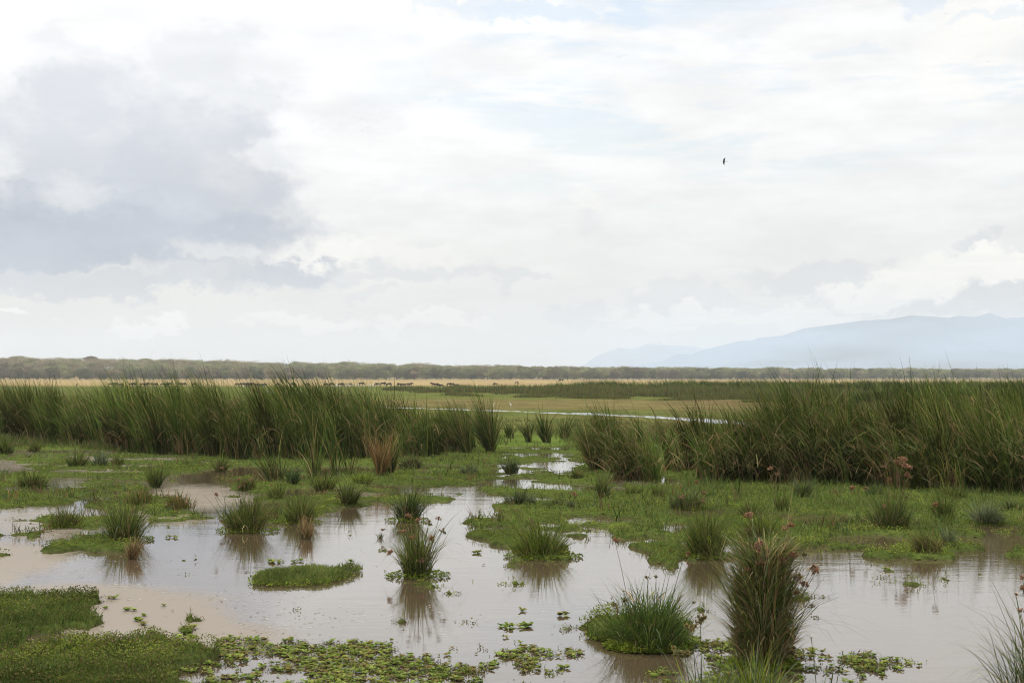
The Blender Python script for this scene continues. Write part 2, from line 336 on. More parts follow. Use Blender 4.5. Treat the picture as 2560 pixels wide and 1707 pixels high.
def reed_bed(pts, H, wind, wid, nl, seg, deadf=.16, green=G_REED, spread=.13, per=17):
    """pts (N,2) shoots, each a fan of nl leaves"""
    n = len(pts); idx = np.repeat(np.arange(n), nl); m = len(idx)
    K = max(8, int(n/per)); cen = pts[rng.choice(n, K, replace=False)]; ci = np.empty(n, int)
    for k in range(0, n, 2000): ci[k:k+2000] = ((pts[k:k+2000, None]-cen[None])**2).sum(-1).argmin(1)
    pts0 = pts; pts = cen[ci]+(pts-cen[ci])*.72
    kh = np.clip(rng.normal(.93, .15, K), .5, 1.12); klean = np.stack([rng.normal(-.07, .10, K), rng.normal(0, .07, K)], -1); kw = rng.uniform(.4, 1.6, K); kc = np.clip(rng.normal(.70, .38, K), .18, 1.5); kd = rng.uniform(0, 2, K)**1.6
    H = H*kh[ci]
    z = np.maximum(land(pts[:, 0], pts[:, 1]), -.1)
    P = np.concatenate([pts[idx]+rng.normal(0, .03, (m, 2)), z[idx, None]], 1)
    L = H[idx]*np.clip(rng.normal(.86, .15, m), .35, 1.14)*1.06
    a = rng.uniform(0, 2*PI, m); lean = rng.uniform(.0, spread, m)
    off = pts0-cen[ci]; ol = np.clip(off*.16, -.25, .25)
    vx = np.cos(a)*lean+klean[ci, 0][idx]+ol[idx, 0]; vy = np.sin(a)*lean+klean[ci, 1][idx]+ol[idx, 1]*.5; t0 = np.hypot(vx, vy)
    droop = np.abs(rng.normal(0, .5, m))
    bx = np.cos(a)*.35*droop-(wind*kw[ci])[idx]*rng.uniform(.3, 2.0, m); by = np.sin(a)*.5*(.3+droop)
    az = np.arctan2(by+vy, bx+vx); t1 = np.hypot(bx, by)+t0
    heavy = rng.random(m) < .27; t1 = np.where(heavy, t1+rng.uniform(.6, 1.5, m), t1); L = np.where(heavy, L*.85, L)
    dead = rng.random(m) < (deadf*kd[ci])[idx]
    c0 = pick(green, m, .2, [.28, .26, .22, .14, .10] if len(green) == 5 else None); cd = pick(STRAW, m, .2)
    patch = fbm(pts[:, 0]*.5+31, pts[:, 1]*.3, 3)[idx][:, None]
    c0 = c0*np.array((1.02, 1.12, .95))*kc[ci][idx][:, None]*(.62+.65*patch); cd = cd*.8
    # dead leaves: low, kinked
    L = np.where(dead, L*rng.uniform(.3, .75, m), L)
    kink = np.where(dead & (rng.random(m) < .45), rng.uniform(.8, 2.0, m), 0)
    t1 = np.where(dead, t1+rng.uniform(-.1, .5, m), t1)
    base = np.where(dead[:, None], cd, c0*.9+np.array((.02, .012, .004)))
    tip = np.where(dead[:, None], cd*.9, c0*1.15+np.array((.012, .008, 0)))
    return blades(P, az, L, wid*rng.uniform(.7, 1.3, m), t0, t1, seg, 1.9, rng.uniform(0, PI, m), base, tip, kink)

def tangle(pts, H, frac, wid):
    n = int(len(pts)*frac); i = rng.integers(0, len(pts), n); q = rng.uniform(.12, .75, n)
    P = np.stack([pts[i, 0]+rng.normal(-.1, .25, n), pts[i, 1]-rng.uniform(0, .5, n), q*H[i]], -1)
    cc = pick([(.20, .16, .07), (.27, .20, .10), (.13, .14, .04), (.09, .13, .03), (.15, .17, .06), (.24, .15, .07)], n, .25)
    az = np.where(rng.random(n) < .6, PI, 0)+rng.normal(0, .7, n)
    return blades(P, az, rng.uniform(.35, 1.0, n), wid*rng.uniform(.7, 1.3, n), rng.uniform(.1, 1.0, n), rng.uniform(1.3, 2.7, n), 6, 1.1, rng.uniform(0, PI, n), cc, cc*.9)
def scatter_px(n, x0, x1, y0, y1, power=1.0):
    """ground points, denser near the viewer in proportion to how large they show"""
    x = rng.uniform(x0, x1, n); u = rng.uniform(0, 1, n)**power; y = y0+(y1-y0)*u
    D = F*HC/(y-YH); return np.stack([(x-XC)/F*D, D], -1), x, y
def scatter_D(n, x0, x1, D0f, depth):
    x = rng.uniform(x0, x1, n); D0 = D0f(x); D = D0+rng.uniform(0, 1, n)**1.3*depth(x)
    return np.stack([(x-XC)/F*D, D], -1), x, D

# left reed bed
LFx = [-300, 0, 120, 250, 300, 500, 600, 900, 1000, 1060, 1150, 1250]; LFy = [1105, 1108, 1112, 1118, 1128, 1146, 1152, 1150, 1142, 1145, 1132, 1128]
LTx = [-300, 0, 90, 150, 200, 300, 340, 560, 620, 690, 740, 810, 870, 930, 990, 1050, 1110, 1165, 1205, 1235, 1250]; LTy = [975, 972, 962, 975, 985, 960, 955, 955, 968, 958, 950, 948, 968, 976, 984, 996, 1012, 1024, 1008, 1014, 1035]
def lfront(x): return dist(np.interp(x, LFx, LFy))
def lheight(x): return HC-(np.interp(x, LTx, LTy)-YH)*lfront(x)/F
pts, x, D = scatter_D(7800, -320, 1190, lfront, lambda x: np.interp(x, [-300, 800, 1000, 1190], [13, 12, 7, 4]))
clump = fbm(pts[:, 0]*.55+5, pts[:, 1]*.55, 4)
ok = clump+rng.uniform(-.12, .12, len(x)) > np.interp(x, [900, 1100], [.40, .45]); pts, x, D = pts[ok], x[ok], D[ok]
Hr = lheight(x)*(.75+.5*clump[ok])*rng.uniform(.78, 1.08, len(x))*np.interp(D-lfront(x), [0, .6, 1.5], [.72, .9, 1.0])
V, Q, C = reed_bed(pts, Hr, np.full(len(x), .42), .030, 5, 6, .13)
V, Q, C = join([(V, Q, C), tangle(pts, Hr, .8, .026)])
tag(obj('reed_bed', mesh('reed_bed', V, Q, LEAF, C)), 'long stand of wind-bent green bulrushes left of the gap', 'reed bed', kind='stuff')

# right reed bed
RFx = [1455, 1500, 1540, 1650, 1900, 2100, 2250, 2400, 2560, 2900]; RFy = [1150, 1172, 1195, 1205, 1212, 1215, 1225, 1232, 1240, 1255]
RTx = [1455, 1500, 1560, 1600, 1640, 1700, 1760, 1810, 1860, 1895, 1930, 1980, 2040, 2100, 2170, 2230, 2300, 2400, 2560, 2900]; RTy = [1030, 1008, 995, 1000, 972, 978, 985, 1010, 1025, 1010, 985, 985, 958, 972, 1000, 1010, 968, 966, 972, 975]
def rfront(x): return dist(np.interp(x, RFx, RFy))
def rheight(x): return HC-(np.interp(x, RTx, RTy)+np.interp(x, [1500, 2200, 2350], [12, 12, 4])-YH)*rfront(x)/F
pts, x, D = scatter_D(9500, 1506, 2920, rfront, lambda x: np.interp(x, [1480, 1700, 2000, 2200, 2300, 2900], [3, 5, 6, 6, 13, 18]))
clump = fbm(pts[:, 0]*.7+55, pts[:, 1]*.6, 4)
ok = clump+rng.uniform(-.12, .12, len(x)) > np.interp(x, [1480, 1700, 2000, 2250, 2350], [.50, .50, .46, .44, .30]); pts, x, D = pts[ok], x[ok], D[ok]
Hr = rheight(x)*(.75+.5*clump[ok])*rng.uniform(.78, 1.08, len(x))*np.interp(D-rfront(x), [0, .6, 1.4], [.62, .85, 1.0])
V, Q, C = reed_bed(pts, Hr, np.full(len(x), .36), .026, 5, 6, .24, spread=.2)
V, Q, C = join([(V, Q, C), tangle(pts, Hr, 1.5, .024)])
tag(obj('reed_bed', mesh('reed_bed', V, Q, LEAF, C)), 'dense tangled bulrushes with many broken straw leaves right of the gap', 'reed bed', kind='stuff')

# far reeds between plain and stream, running to the right
def farfront(x): return dist(np.interp(x, [1150, 1500, 2000, 2300, 2900], [988, 990, 1000, 1030, 1040]))
pts, x, D = scatter_D(26000, 1380, 3000, farfront, lambda x: np.interp(x, [1380, 1700, 2300, 2900], [60, 130, 230, 230]))
pts = pts; cl = fbm(pts[:, 0]*.09, pts[:, 1]*.05, 4)
ok = (cl > np.interp(x, [1380, 1700, 2100, 2300], [.58, .46, .42, .3])); pts, x, D, cl = pts[ok], x[ok], D[ok], cl[ok]
Hr = np.interp(x, [1380, 1500, 2300, 2900], [1.7, 1.95, 2.2, 2.3])*rng.uniform(.8, 1.08, len(x))*np.interp(cl, [.4, .6], [.85, 1.05])*np.interp(D-farfront(x), [0, 30], [.55, 1])
V, Q, C = reed_bed(pts, Hr, np.full(len(x), .25), .085, 3, 3, .1, per=40)
tag(obj('reed_bed', mesh('reed_bed', V, Q, LEAF, C)), 'distant even belt of dark reeds before the golden plain', 'reed bed', kind='stuff')
# brownish sedge in front and to the left of it
pts, x, D = scatter_D(30000, 960, 2900, lambda x: dist(np.interp(x, [960, 1150, 1500, 2000, 2300, 2900], [978, 992, 999, 1012, 1045, 1060])), lambda x: np.interp(x, [960, 1150, 1500, 2900], [40, 90, 75, 60]))
cl = fbm(pts[:, 0]*.12+90, pts[:, 1]*.06, 4); ok = cl > np.interp(x, [960, 1150, 1300, 2900], [.62, .5, .42, .4]); pts, x, D, cl = pts[ok], x[ok], D[ok], cl[ok]
m = len(pts); Hs = np.interp(x, [960, 1200, 1500, 2900], [.6, 1.25, 1.3, 1.3])*rng.uniform(.5, 1.1, m)*np.interp(cl, [.45, .65], [.5, 1.15])*np.interp(D-dist(np.interp(x, [960, 1150, 1500, 2000, 2300, 2900], [978, 992, 999, 1012, 1045, 1060])), [0, 35], [.3, 1])
idx = np.repeat(np.arange(m), 3); P = np.concatenate([pts[idx]+rng.normal(0, .25, (len(idx), 2)), np.full((len(idx), 1), .1)], 1)
cc = pick([(.14, .12, .045), (.16, .125, .05), (.10, .115, .035), (.09, .12, .035), (.13, .14, .045)], len(idx), .2)
V, Q, C = blades(P, rng.uniform(0, 2*PI, len(idx)), Hs[idx], .09, .1, .5, 2, 1.5, rng.uniform(0, PI, len(idx)), cc*.9, cc*1.15)
tag(obj('sedge_belt', mesh('sedge_belt', V, Q, DRY, C)), 'brown and olive sedge strip between the plain and the bare bank', 'sedge', kind='stuff')

# short meadow grass round the stream and between the reed beds
pts, x, y = scatter_px(42000, -200, 2760, 1026, 1135)
g_ = fbm(pts[:, 0]*.25+12, pts[:, 1]*.12, 4); keep = rng.random(len(x)) < np.clip((y-1020)/70, .12, 1)*np.clip((g_-.3)*3.5, 0, 1)
keep &= land(pts[:, 0], pts[:, 1]) > .0
syy = np.interp(x, STREAM[:, 0], STREAM[:, 1]); keep &= ~((y > syy) & (y < syy+16)) | (rng.random(len(x)) < .12)
pts, x, y, g_ = pts[keep], x[keep], y[keep], g_[keep]; m = len(pts)
idx = np.repeat(np.arange(m), 4); Hg = (np.interp(y, [1026, 1060, 1100, 1135], [.08, .14, .34, .22])*(.3+1.4*g_)*rng.uniform(.5, 1.4, m))[idx]
P = np.concatenate([pts[idx]+rng.normal(0, .06, (len(idx), 2)), land(pts[:, 0], pts[:, 1])[idx, None]], 1)
cc = pick([(.10, .125, .035), (.08, .115, .03), (.15, .14, .05), (.19, .15, .065), (.12, .15, .045)], len(idx), .2)
V, Q, C = blades(P, rng.uniform(0, 2*PI, len(idx)), Hg, .022, .15, .8, 2, 1.5, rng.uniform(0, PI, len(idx)), cc*.9, cc*1.1)
tag(obj('meadow_grass', mesh('meadow_grass', V, Q, LEAF, C)), 'short olive grass around the stream beyond the reeds', 'grass', kind='stuff')

# ------------------------------------------------------------------ floating and creeping ground cover on the mats
def leaflets(P, size, az, tilt, cols, asp=.75):
    n = len(P); u = np.stack([np.cos(az)*np.cos(tilt), np.sin(az)*np.cos(tilt), np.sin(tilt)], -1); v = np.stack([-np.sin(az), np.cos(az), np.zeros(n)], -1)
    s = size[:, None]
    V = np.stack([P, P+u*s*.55+v*s*asp*.5, P+u*s, P+u*s*.55-v*s*asp*.5], 1).reshape(-1, 3)
    Q = np.arange(n*4).reshape(n, 4); return V, Q, np.repeat(cols, 4, 0)
n = 850000
pts, x, y = scatter_px(n, -350, 2900, 1116, 1740)
h = land(pts[:, 0], pts[:, 1])
spill = rng.random(n) < np.clip((h+.05)/.05, 0, 1)**2*.55
ok = (h > .0) | spill
# rosette zone (bottom) keeps fewer loose leaves
bot = (y > 1590) & (x > 430)
sp_ = speckle(pts[:, 0], pts[:, 1]); ok = np.where(sp_ > 0, rng.random(n) < sp_*.42, ok & ~spk_zone(x, y))
pts, x, y, h = pts[ok], x[ok], y[ok], h[ok]; m = len(x)
clm = fbm(pts[:, 0]*3.2, pts[:, 1]*2.4, 4); big = fbm(pts[:, 0]*.6+7, pts[:, 1]*.5+2, 3); bare = fbm(pts[:, 0]*1.1+77, pts[:, 1]*.8+12, 4)
keep = rng.random(m) < np.clip((clm-.30)*4.5, .12, 1)*np.clip(1.25-(np.clip(bare-.58, 0, 1))*7, .45, 1)
pts, x, y, h, clm, big = [a[keep] for a in (pts, x, y, h, clm, big)]; m = len(x)
thick = (np.clip(h*1.2, 0, .06)+np.clip(clm-.42, 0, .4)*(.34-.06*((x < 480) & (y > 1470)))*np.clip((h+.01)/.03, .1, 1))*np.interp(y, [1116, 1340, 1500], [.26, .45, 1])
z = np.maximum(h, .003)+rng.uniform(0, 1, m)**.7*thick
sz = rng.uniform(.022, .042, m)*np.interp(y, [1116, 1300, 1700], [1.3, .85, .6])
lime = np.array(G_LIME); pm = np.clip((fbm(pts[:, 0]*1.3+21, pts[:, 1]*.9+3, 4)-.35)*3, 0, 1)[:, None]
c = (np.array((.07, .095, .018))*(1-pm)+np.array((.20, .24, .038))*pm)*(1+rng.normal(0, .10, (m, 1)))*(.40+1.05*clm[:, None])
yel = np.clip((big-.5)*4, 0, 1)[:, None]; c = c*(1+yel*np.array((.16, .08, .0)))
md = np.clip((520-x+(clm-.5)*400)/80, 0, 1)*(y > 1470); mp_ = np.clip((fbm(pts[:, 0]*2.2+3, pts[:, 1]*1.2, 4)-.38)*4, 0, 1); c = c*(1-(.45-.5*mp_)*md)[:, None]; c = np.where((rng.random(m) < md*.14)[:, None], pick([(.17, .12, .06), (.22, .19, .08), (.10, .08, .04)], m, .2), c)
dk = (rng.random(m) < .2)[:, None]; c = np.where(dk, pick([(.06, .08, .025), (.10, .07, .035), (.13, .09, .04)], m, .2), c)
V, Q, C = leaflets(np.stack([pts[:, 0], pts[:, 1], z], -1), sz, rng.uniform(0, 2*PI, m), rng.uniform(-.3, 1.1, m), c)
tag(obj('ground_cover', mesh('ground_cover', V, Q, LEAF, C)), 'low creeping green plants matted over the shallow water', 'ground cover', kind='stuff')
# fine grass blades growing through the mats
n = 230000
pts, x, y = scatter_px(n, -350, 2900, 1116, 1740)
h = land(pts[:, 0], pts[:, 1]); gz = fbm(pts[:, 0]*.8+44, pts[:, 1]*.6, 4)
mead = np.clip((430-x)/120, 0, 1)*(y > 1490)+np.clip((x-1500)/200, 0, 1)*(y > 1210)*(y < 1330)*.5
ok = (h > .0) & (rng.random(n) < np.clip((gz-.5)*4, .06, .7)*.6+mead*.8) & ~((y > 1590) & (x > 560) & (rng.random(n) < .75))
pts, x, y, h, gz, mead = [a[ok] for a in (pts, x, y, h, gz, mead)]; m = len(x)
Hg = rng.uniform(.05, .15, m)*np.interp(y, [1116, 1300, 1700], [1.7, 1.2, .6])*(.5+gz)
cc = pick([(.10, .15, .03), (.13, .18, .045), (.075, .12, .028), (.17, .18, .06)], m, .2)
cc = cc*(1.3-.45*np.clip(mead, 0, 1))[:, None]
V, Q, C = blades(np.stack([pts[:, 0], pts[:, 1], np.maximum(h, 0)], -1), rng.uniform(0, 2*PI, m), Hg, np.interp(y, [1116, 1300, 1700], [.016, .010, .006]), .2, 1.0, 3, 1.5, rng.uniform(0, PI, m), cc*.85, cc*1.15)
tag(obj('marsh_grass', mesh('marsh_grass', V, Q, LEAF, C)), 'fine short grass growing through the floating mats', 'grass', kind='stuff')
n = 9000
pts, x, y = scatter_px(n, -200, 2760, 1125, 1345); h = land(pts[:, 0], pts[:, 1]); gz = fbm(pts[:, 0]*.7+94, pts[:, 1]*.5, 4)
ok = (h > .012) & (rng.random(n) < np.clip((gz-.42)*5, .05, 1)*np.interp(x, [0, 1100, 1300, 2560], [1, .8, .4, .6])); pts, x, y, h = pts[ok], x[ok], y[ok], h[ok]; m = len(x)
idx = np.repeat(np.arange(m), 5); M5 = len(idx); hh = (rng.uniform(.10, .34, m)*np.where(rng.random(m) < .08, 1.8, 1))[idx]
cc = pick([(.07, .10, .022), (.05, .08, .018), (.10, .12, .035), (.19, .14, .06), (.16, .09, .05), (.09, .12, .05)], m, .2)[idx]*(1+rng.normal(0, .15, (M5, 1)))
V, Q, C = blades(np.concatenate([pts[idx]+rng.normal(0, .05, (M5, 2)), np.maximum(h, 0)[idx, None]], 1), rng.uniform(0, 2*PI, M5), hh*rng.uniform(.4, 1.1, M5), .014, rng.uniform(0, .5, M5), rng.uniform(.3, 1.8, M5), 4, 1.3, rng.uniform(0, PI, M5), cc*.9, cc*1.15)
tag(obj('marsh_sprigs', mesh('marsh_sprigs', V, Q, LEAF, C)), 'sparse taller sprigs and reddish stalks scattered over the mats', 'sprigs', kind='stuff')
n = 9000
pts, x, y = scatter_px(n, -50, 1500, 1330, 1610); h = land(pts[:, 0], pts[:, 1]); fz = fbm(pts[:, 0]*1.2+94, pts[:, 1]*.8, 4)
ok = (h < -.01) & (rng.random(n) < np.clip((fz-.47)*6, 0.02, 1)*np.interp(x, [0, 700, 1000, 1500], [.8, .7, .12, .05])*np.interp(y, [1330, 1400, 1610], [.3, .7, 1])); pts, y = pts[ok], y[ok]; m = len(pts)
V, Q, C = leaflets(np.concatenate([pts, np.full((m, 1), .004)], 1), rng.uniform(.012, .05, m), rng.uniform(0, 6.28, m), np.zeros(m), pick([(.5, .44, .36), (.42, .36, .28), (.25, .22, .12), (.12, .10, .06)], m, .15), .5)
tag(obj('floating_flecks', mesh('floating_flecks', V, Q, DRY, C)), 'pale flecks and bits drifting on the left pool', 'flecks', kind='stuff')
# dark stems and dead bits in the foreground mats
n = 46000
pts, x, y = scatter_px(n, -100, 2760, 1470, 1735); h = land(pts[:, 0], pts[:, 1]); sp_ = speckle(pts[:, 0], pts[:, 1]); ok = ((h > -.03) & ~spk_zone(x, y) | (rng.random(n) < sp_*.9)) & ((x > 250) | (rng.random(n) < .3)); pts, x, y, h = pts[ok], x[ok], y[ok], h[ok]; m = len(x)
cc = pick([(.06, .04, .03), (.09, .05, .035), (.045, .045, .025), (.14, .075, .05)], m, .2)
V, Q, C = blades(np.stack([pts[:, 0], pts[:, 1], np.maximum(h, 0)], -1), rng.uniform(0, 2*PI, m), rng.uniform(.02, .085, m), .006, rng.uniform(.2, 1.2, m), 1.4, 2, 1, rng.uniform(0, PI, m), cc, cc)
tag(obj('plant_debris', mesh('plant_debris', V, Q, DRY, C)), 'dark dead stems among the floating plants in front', 'debris', kind='stuff')

# water lettuce rosettes
def rosette(P, R, cbase, nl=8, rs=None):
    """one rosette per row of P, each nl broad spatulate leaves (3 quads each)"""
    n = len(P); idx = np.repeat(np.arange(n), nl); m = len(idx)
    az = np.tile(np.arange(nl)*2*PI/nl, n)+np.repeat(rng.uniform(0, 6, n), nl)+rng.normal(0, .25, m)
    r = R[idx]*rng.uniform(.65, 1.1, m); up = rng.uniform(.25, 1.0, m)
    c = cbase[idx]*(1+rng.normal(0, .14, (m, 1)))
    s = np.array([0, .35, .75, 1.0]); wd = np.array([.16, .5, .82, .6]); lift = np.array([0, .45, .8, .78])
    dx = np.cos(az)[:, None]*r[:, None]*s; dy = np.sin(az)[:, None]*r[:, None]*s; dz = (r*up)[:, None]*lift
    C0 = np.stack([P[idx, 0, None]+dx, P[idx, 1, None]+dy, P[idx, 2, None]+dz], -1)
    sv = np.stack([-np.sin(az), np.cos(az), np.zeros(m)], -1)[:, None]; w = (r[:, None]*wd*.5)[..., None]
    V = np.stack([C0-sv*w, C0+sv*w], 2).reshape(-1, 3)
    b = ((np.arange(m)*8)[:, None]+(np.arange(3)*2)[None]).ravel(); Q = np.stack([b, b+1, b+3, b+2], -1)
    return V, Q, np.repeat(c, 8, 0)
PIST = [(.17, .22, .045), (.22, .25, .06), (.13, .17, .035), (.19, .16, .055)]
n = 38000
pts, x, y = scatter_px(n, -100, 2700, 1150, 1735)
h = land(pts[:, 0], pts[:, 1]); sp_ = speckle(pts[:, 0], pts[:, 1]); zone = np.where((x > 1170) & (y > 1270) & (y < 1420) & (h < .01), .12, .004)
zone = np.where((y < 1510) & (y > 1470) & (x < 300), .35, zone)
pt = fbm(pts[:, 0]*1.8+61, pts[:, 1]*1.5, 3)
ok = ((h > -.012) & (rng.random(n) < zone*np.clip((pt-.3)*4, .1, 1.4))) | (rng.random(n) < sp_*1.0); pts, x, y, h = pts[ok], x[ok], y[ok], h[ok]
R = rng.uniform(.018, .050, len(x))*np.interp(y, [1150, 1400, 1700], [.9, 1.0, .85])
V, Q, C = rosette(np.stack([pts[:, 0], pts[:, 1], np.maximum(h, 0)+.004], -1), R, pick(PIST, len(x), .12), 8)
tag(obj('water_lettuce_mat', mesh('water_lettuce_mat', V, Q, LEAF, C)), 'mat of yellow-green water lettuce rosettes floating in the shallows', 'floating plants', kind='stuff')
def float_clump(x, y, wpx, hpx, n, label, browns=.25):
    c = gpt(x, y); r = wpx*c.y/F/2; rd = max(hpx/(F*HC)*c.y**2/2*.8, .03)
    t = empty('water_lettuce', c); tag(t, label, 'floating plant', 'loose water lettuce on the open water')
    p = rng.normal(0, .5, (n, 2)).clip(-1, 1)*(r, rd); P = np.concatenate([p, np.full((n, 1), .004)], 1)
    V, Q, C = rosette(P, rng.uniform(.032, .062, n), pick(PIST, n, .12), 9)
    obj('rosette', mesh('rosette', V, Q, LEAF, C), t)
    return t
for a in [(1194, 1383, 34, 8, 5, 'small float of lettuce rosettes just left of the rounded grassy tussock'),
          (1268, 1569, 44, 12, 7, 'larger left half of the paired lettuce floats in open water'),
          (1322, 1565, 46, 16, 9, 'right half of the paired lettuce floats, sprigs on top'),
          (1409, 1537, 30, 14, 5, 'lone lettuce clump right of the paired floats, beyond the mat'),
          (1307, 1528, 12, 6, 2, 'tiny single rosette above the paired floats'),
          (473, 1573, 34, 12, 6, 'lettuce clump on pink scum, nearest the grey water'),
          (462, 1585, 14, 6, 2, 'small rosette under the scum\'s biggest clump'),
          (485, 1592, 18, 8, 3, 'rosette right of centre at the foot of the pink scum'),
          (450, 1596, 14, 7, 2, 'rosette lowest on the pink scum'),
          (265, 1520, 16, 8, 3, 'rosette beside the upper corner of the grassy bank'),
          (320, 1524, 14, 8, 3, 'pale rosette floating mid scum'),
          (336, 1525, 12, 6, 1, 'tiny rosette touching its pale neighbour on the scum'),
          (363, 1538, 10, 7, 2, 'round rosette on scum above the grassy point'),
          (361, 1560, 20, 9, 3, 'rosette pair off the tip of the grassy bank'),
          (340, 1551, 26, 7, 4, 'string of rosettes off the tip of the grassy bank'),
          (375, 1582, 28, 8, 4, 'ragged rosette string by dead stems near the bank tip'),
          (408, 1515, 8, 5, 1, 'dark little rosette on the scum\'s outer edge'),
          (278, 1497, 26, 8, 3, 'rosettes with a curled dead stem at the scum top'),
          (2217, 1423, 24, 5, 3, 'thin brown float in the wide pool at right'),
          (420, 1317, 16, 4, 2, 'small green float beyond the biggest left pool'),
          (430, 1344, 26, 4, 4, 'flat green float beside the tall left tussock'),
          (2040, 1630, 30, 14, 4, 'rosette leaning on the tall seeded tussock'),
          (880, 1405, 12, 4, 2, 'speck of lettuce left of the standing sedge'),
          (748, 1402, 26, 9, 4, 'rosettes behind the low grass island'),
          (700, 1404, 60, 12, 9, 'string of rosettes along the back of the grass island')]:
    float_clump(*a)

# ------------------------------------------------------------------ tussocks: leaf blades, dry blades, stems carrying seed heads
def seed_head_mesh(size, pal, seed, loose=1.0):
    r_ = np.random.default_rng(seed); k = r_.integers(7, 11); parts = []
    ray_az = r_.uniform(0, 2*PI, k); ray_el = r_.uniform(-.1, 1.3, k); rl = size*r_.uniform(.35, 1.0, k)*loose
    tips = np.stack([np.cos(ray_az)*np.cos(ray_el), np.sin(ray_az)*np.cos(ray_el), np.sin(ray_el)], -1)*rl[:, None]*.5
    # rays
    V0 = []; Q0 = []
    for i in range(k):
        w = .0025; s = np.array([-math.sin(ray_az[i]), math.cos(ray_az[i]), 0])*w; b = len(V0)
        V0 += [-s, s, tips[i]+s, tips[i]-s]; Q0.append([b, b+1, b+2, b+3])
    c = np.array(pal[0])*.9
    parts.append((np.array(V0), np.array(Q0), np.tile(c, (len(V0), 1))))
    # spikelets round each tip
    per = 30; T = np.repeat(tips, per, 0); m = len(T); a = r_.uniform(0, 2*PI, m); e = r_.uniform(-.6, 1.4, m)
    l = size*r_.uniform(.12, .26, m)
    u = np.stack([np.cos(a)*np.cos(e), np.sin(a)*np.cos(e), np.sin(e)], -1)*l[:, None]; v = np.stack([-np.sin(a), np.cos(a), np.zeros(m)], -1)*(l*.34)[:, None]
    V = np.stack([T, T+u*.5+v, T+u, T+u*.5-v], 1).reshape(-1, 3); cc = np.array(pal)[r_.integers(0, len(pal), m)]*(1+r_.normal(0, .2, (m, 1)))
    parts.append((V, np.arange(m*4).reshape(m, 4), np.repeat(cc, 4, 0)))
    V, Q, C = join(parts); return mesh('seed_head', V, Q, HEAD, C)
def tube(path, radii, ns=5):
    V = []; Q = []
    for i, p in enumerate(path):
        d = (path[min(i+1, len(path)-1)]-path[max(i-1, 0)]).normalized(); a = d.orthogonal().normalized(); b = d.cross(a)
        for j in range(ns):
            t = 2*PI*j/ns; V.append(p+(a*math.cos(t)+b*math.sin(t))*radii[i])
    for i in range(len(path)-1):
        for j in range(ns): Q.append([i*ns+j, i*ns+(j+1) % ns, (i+1)*ns+(j+1) % ns, (i+1)*ns+j])
    return np.array([tuple(v) for v in V]), np.array(Q)
HEADS = {}
def head_mesh(size, kind, k):
    key = (round(size, 3), kind, k)
    if key not in HEADS: HEADS[key] = seed_head_mesh(size, SEED if kind == 'r' else SEEDG, len(HEADS)+5)
    return HEADS[key]
def add_stem(t, root, tip, hs, kind, scale):
    hs = hs*1.08 if hs > .045 else hs
    """root and tip local to thing t"""
    mid = root.lerp(tip, .5)+Vector(((root.x-tip.x)*.12, (root.y-tip.y)*.1, .06*(tip-root).length*(1 if abs(tip.x-root.x) > .1 else .2)))
    path = [root*(1-s)**2+mid*2*s*(1-s)+tip*s*s for s in (0, .25, .5, .75, 1)]
    V, Q = tube(path, [.0035*scale*q for q in (1.4, 1.2, 1, .85, .7)], 4)
    cg = np.array((.085, .11, .035) if kind != 'r' or random.random() < .6 else (.26, .18, .09))
    parts = [(V, Q, np.tile(cg*random.uniform(.8, 1.2), (len(V), 1)))]
    nb = 4; P = np.tile(np.array(tip), (nb, 1)); cb = pick(G_PALE if kind == 'g' else STRAW+G_PALE, nb)
    parts.append(blades(P, rng.uniform(0, 2*PI, nb), rng.uniform(.8, 1.8, nb)*hs, .006*scale, .7, 2.0, 4, 1, None, cb, cb))
    V, Q, C = join(parts); st = obj('stem', mesh('stem', V, Q, LEAF, C), t)
    if hs > 0:
        hd = obj('seed_head', head_mesh(round(hs*random.choice((.85, 1.0, 1.15)), 3), kind, random.randrange(2)), st); hd.location = tip; hd.rotation_euler = (random.uniform(-.3, .3), random.uniform(-.3, .3), random.uniform(0, 6))
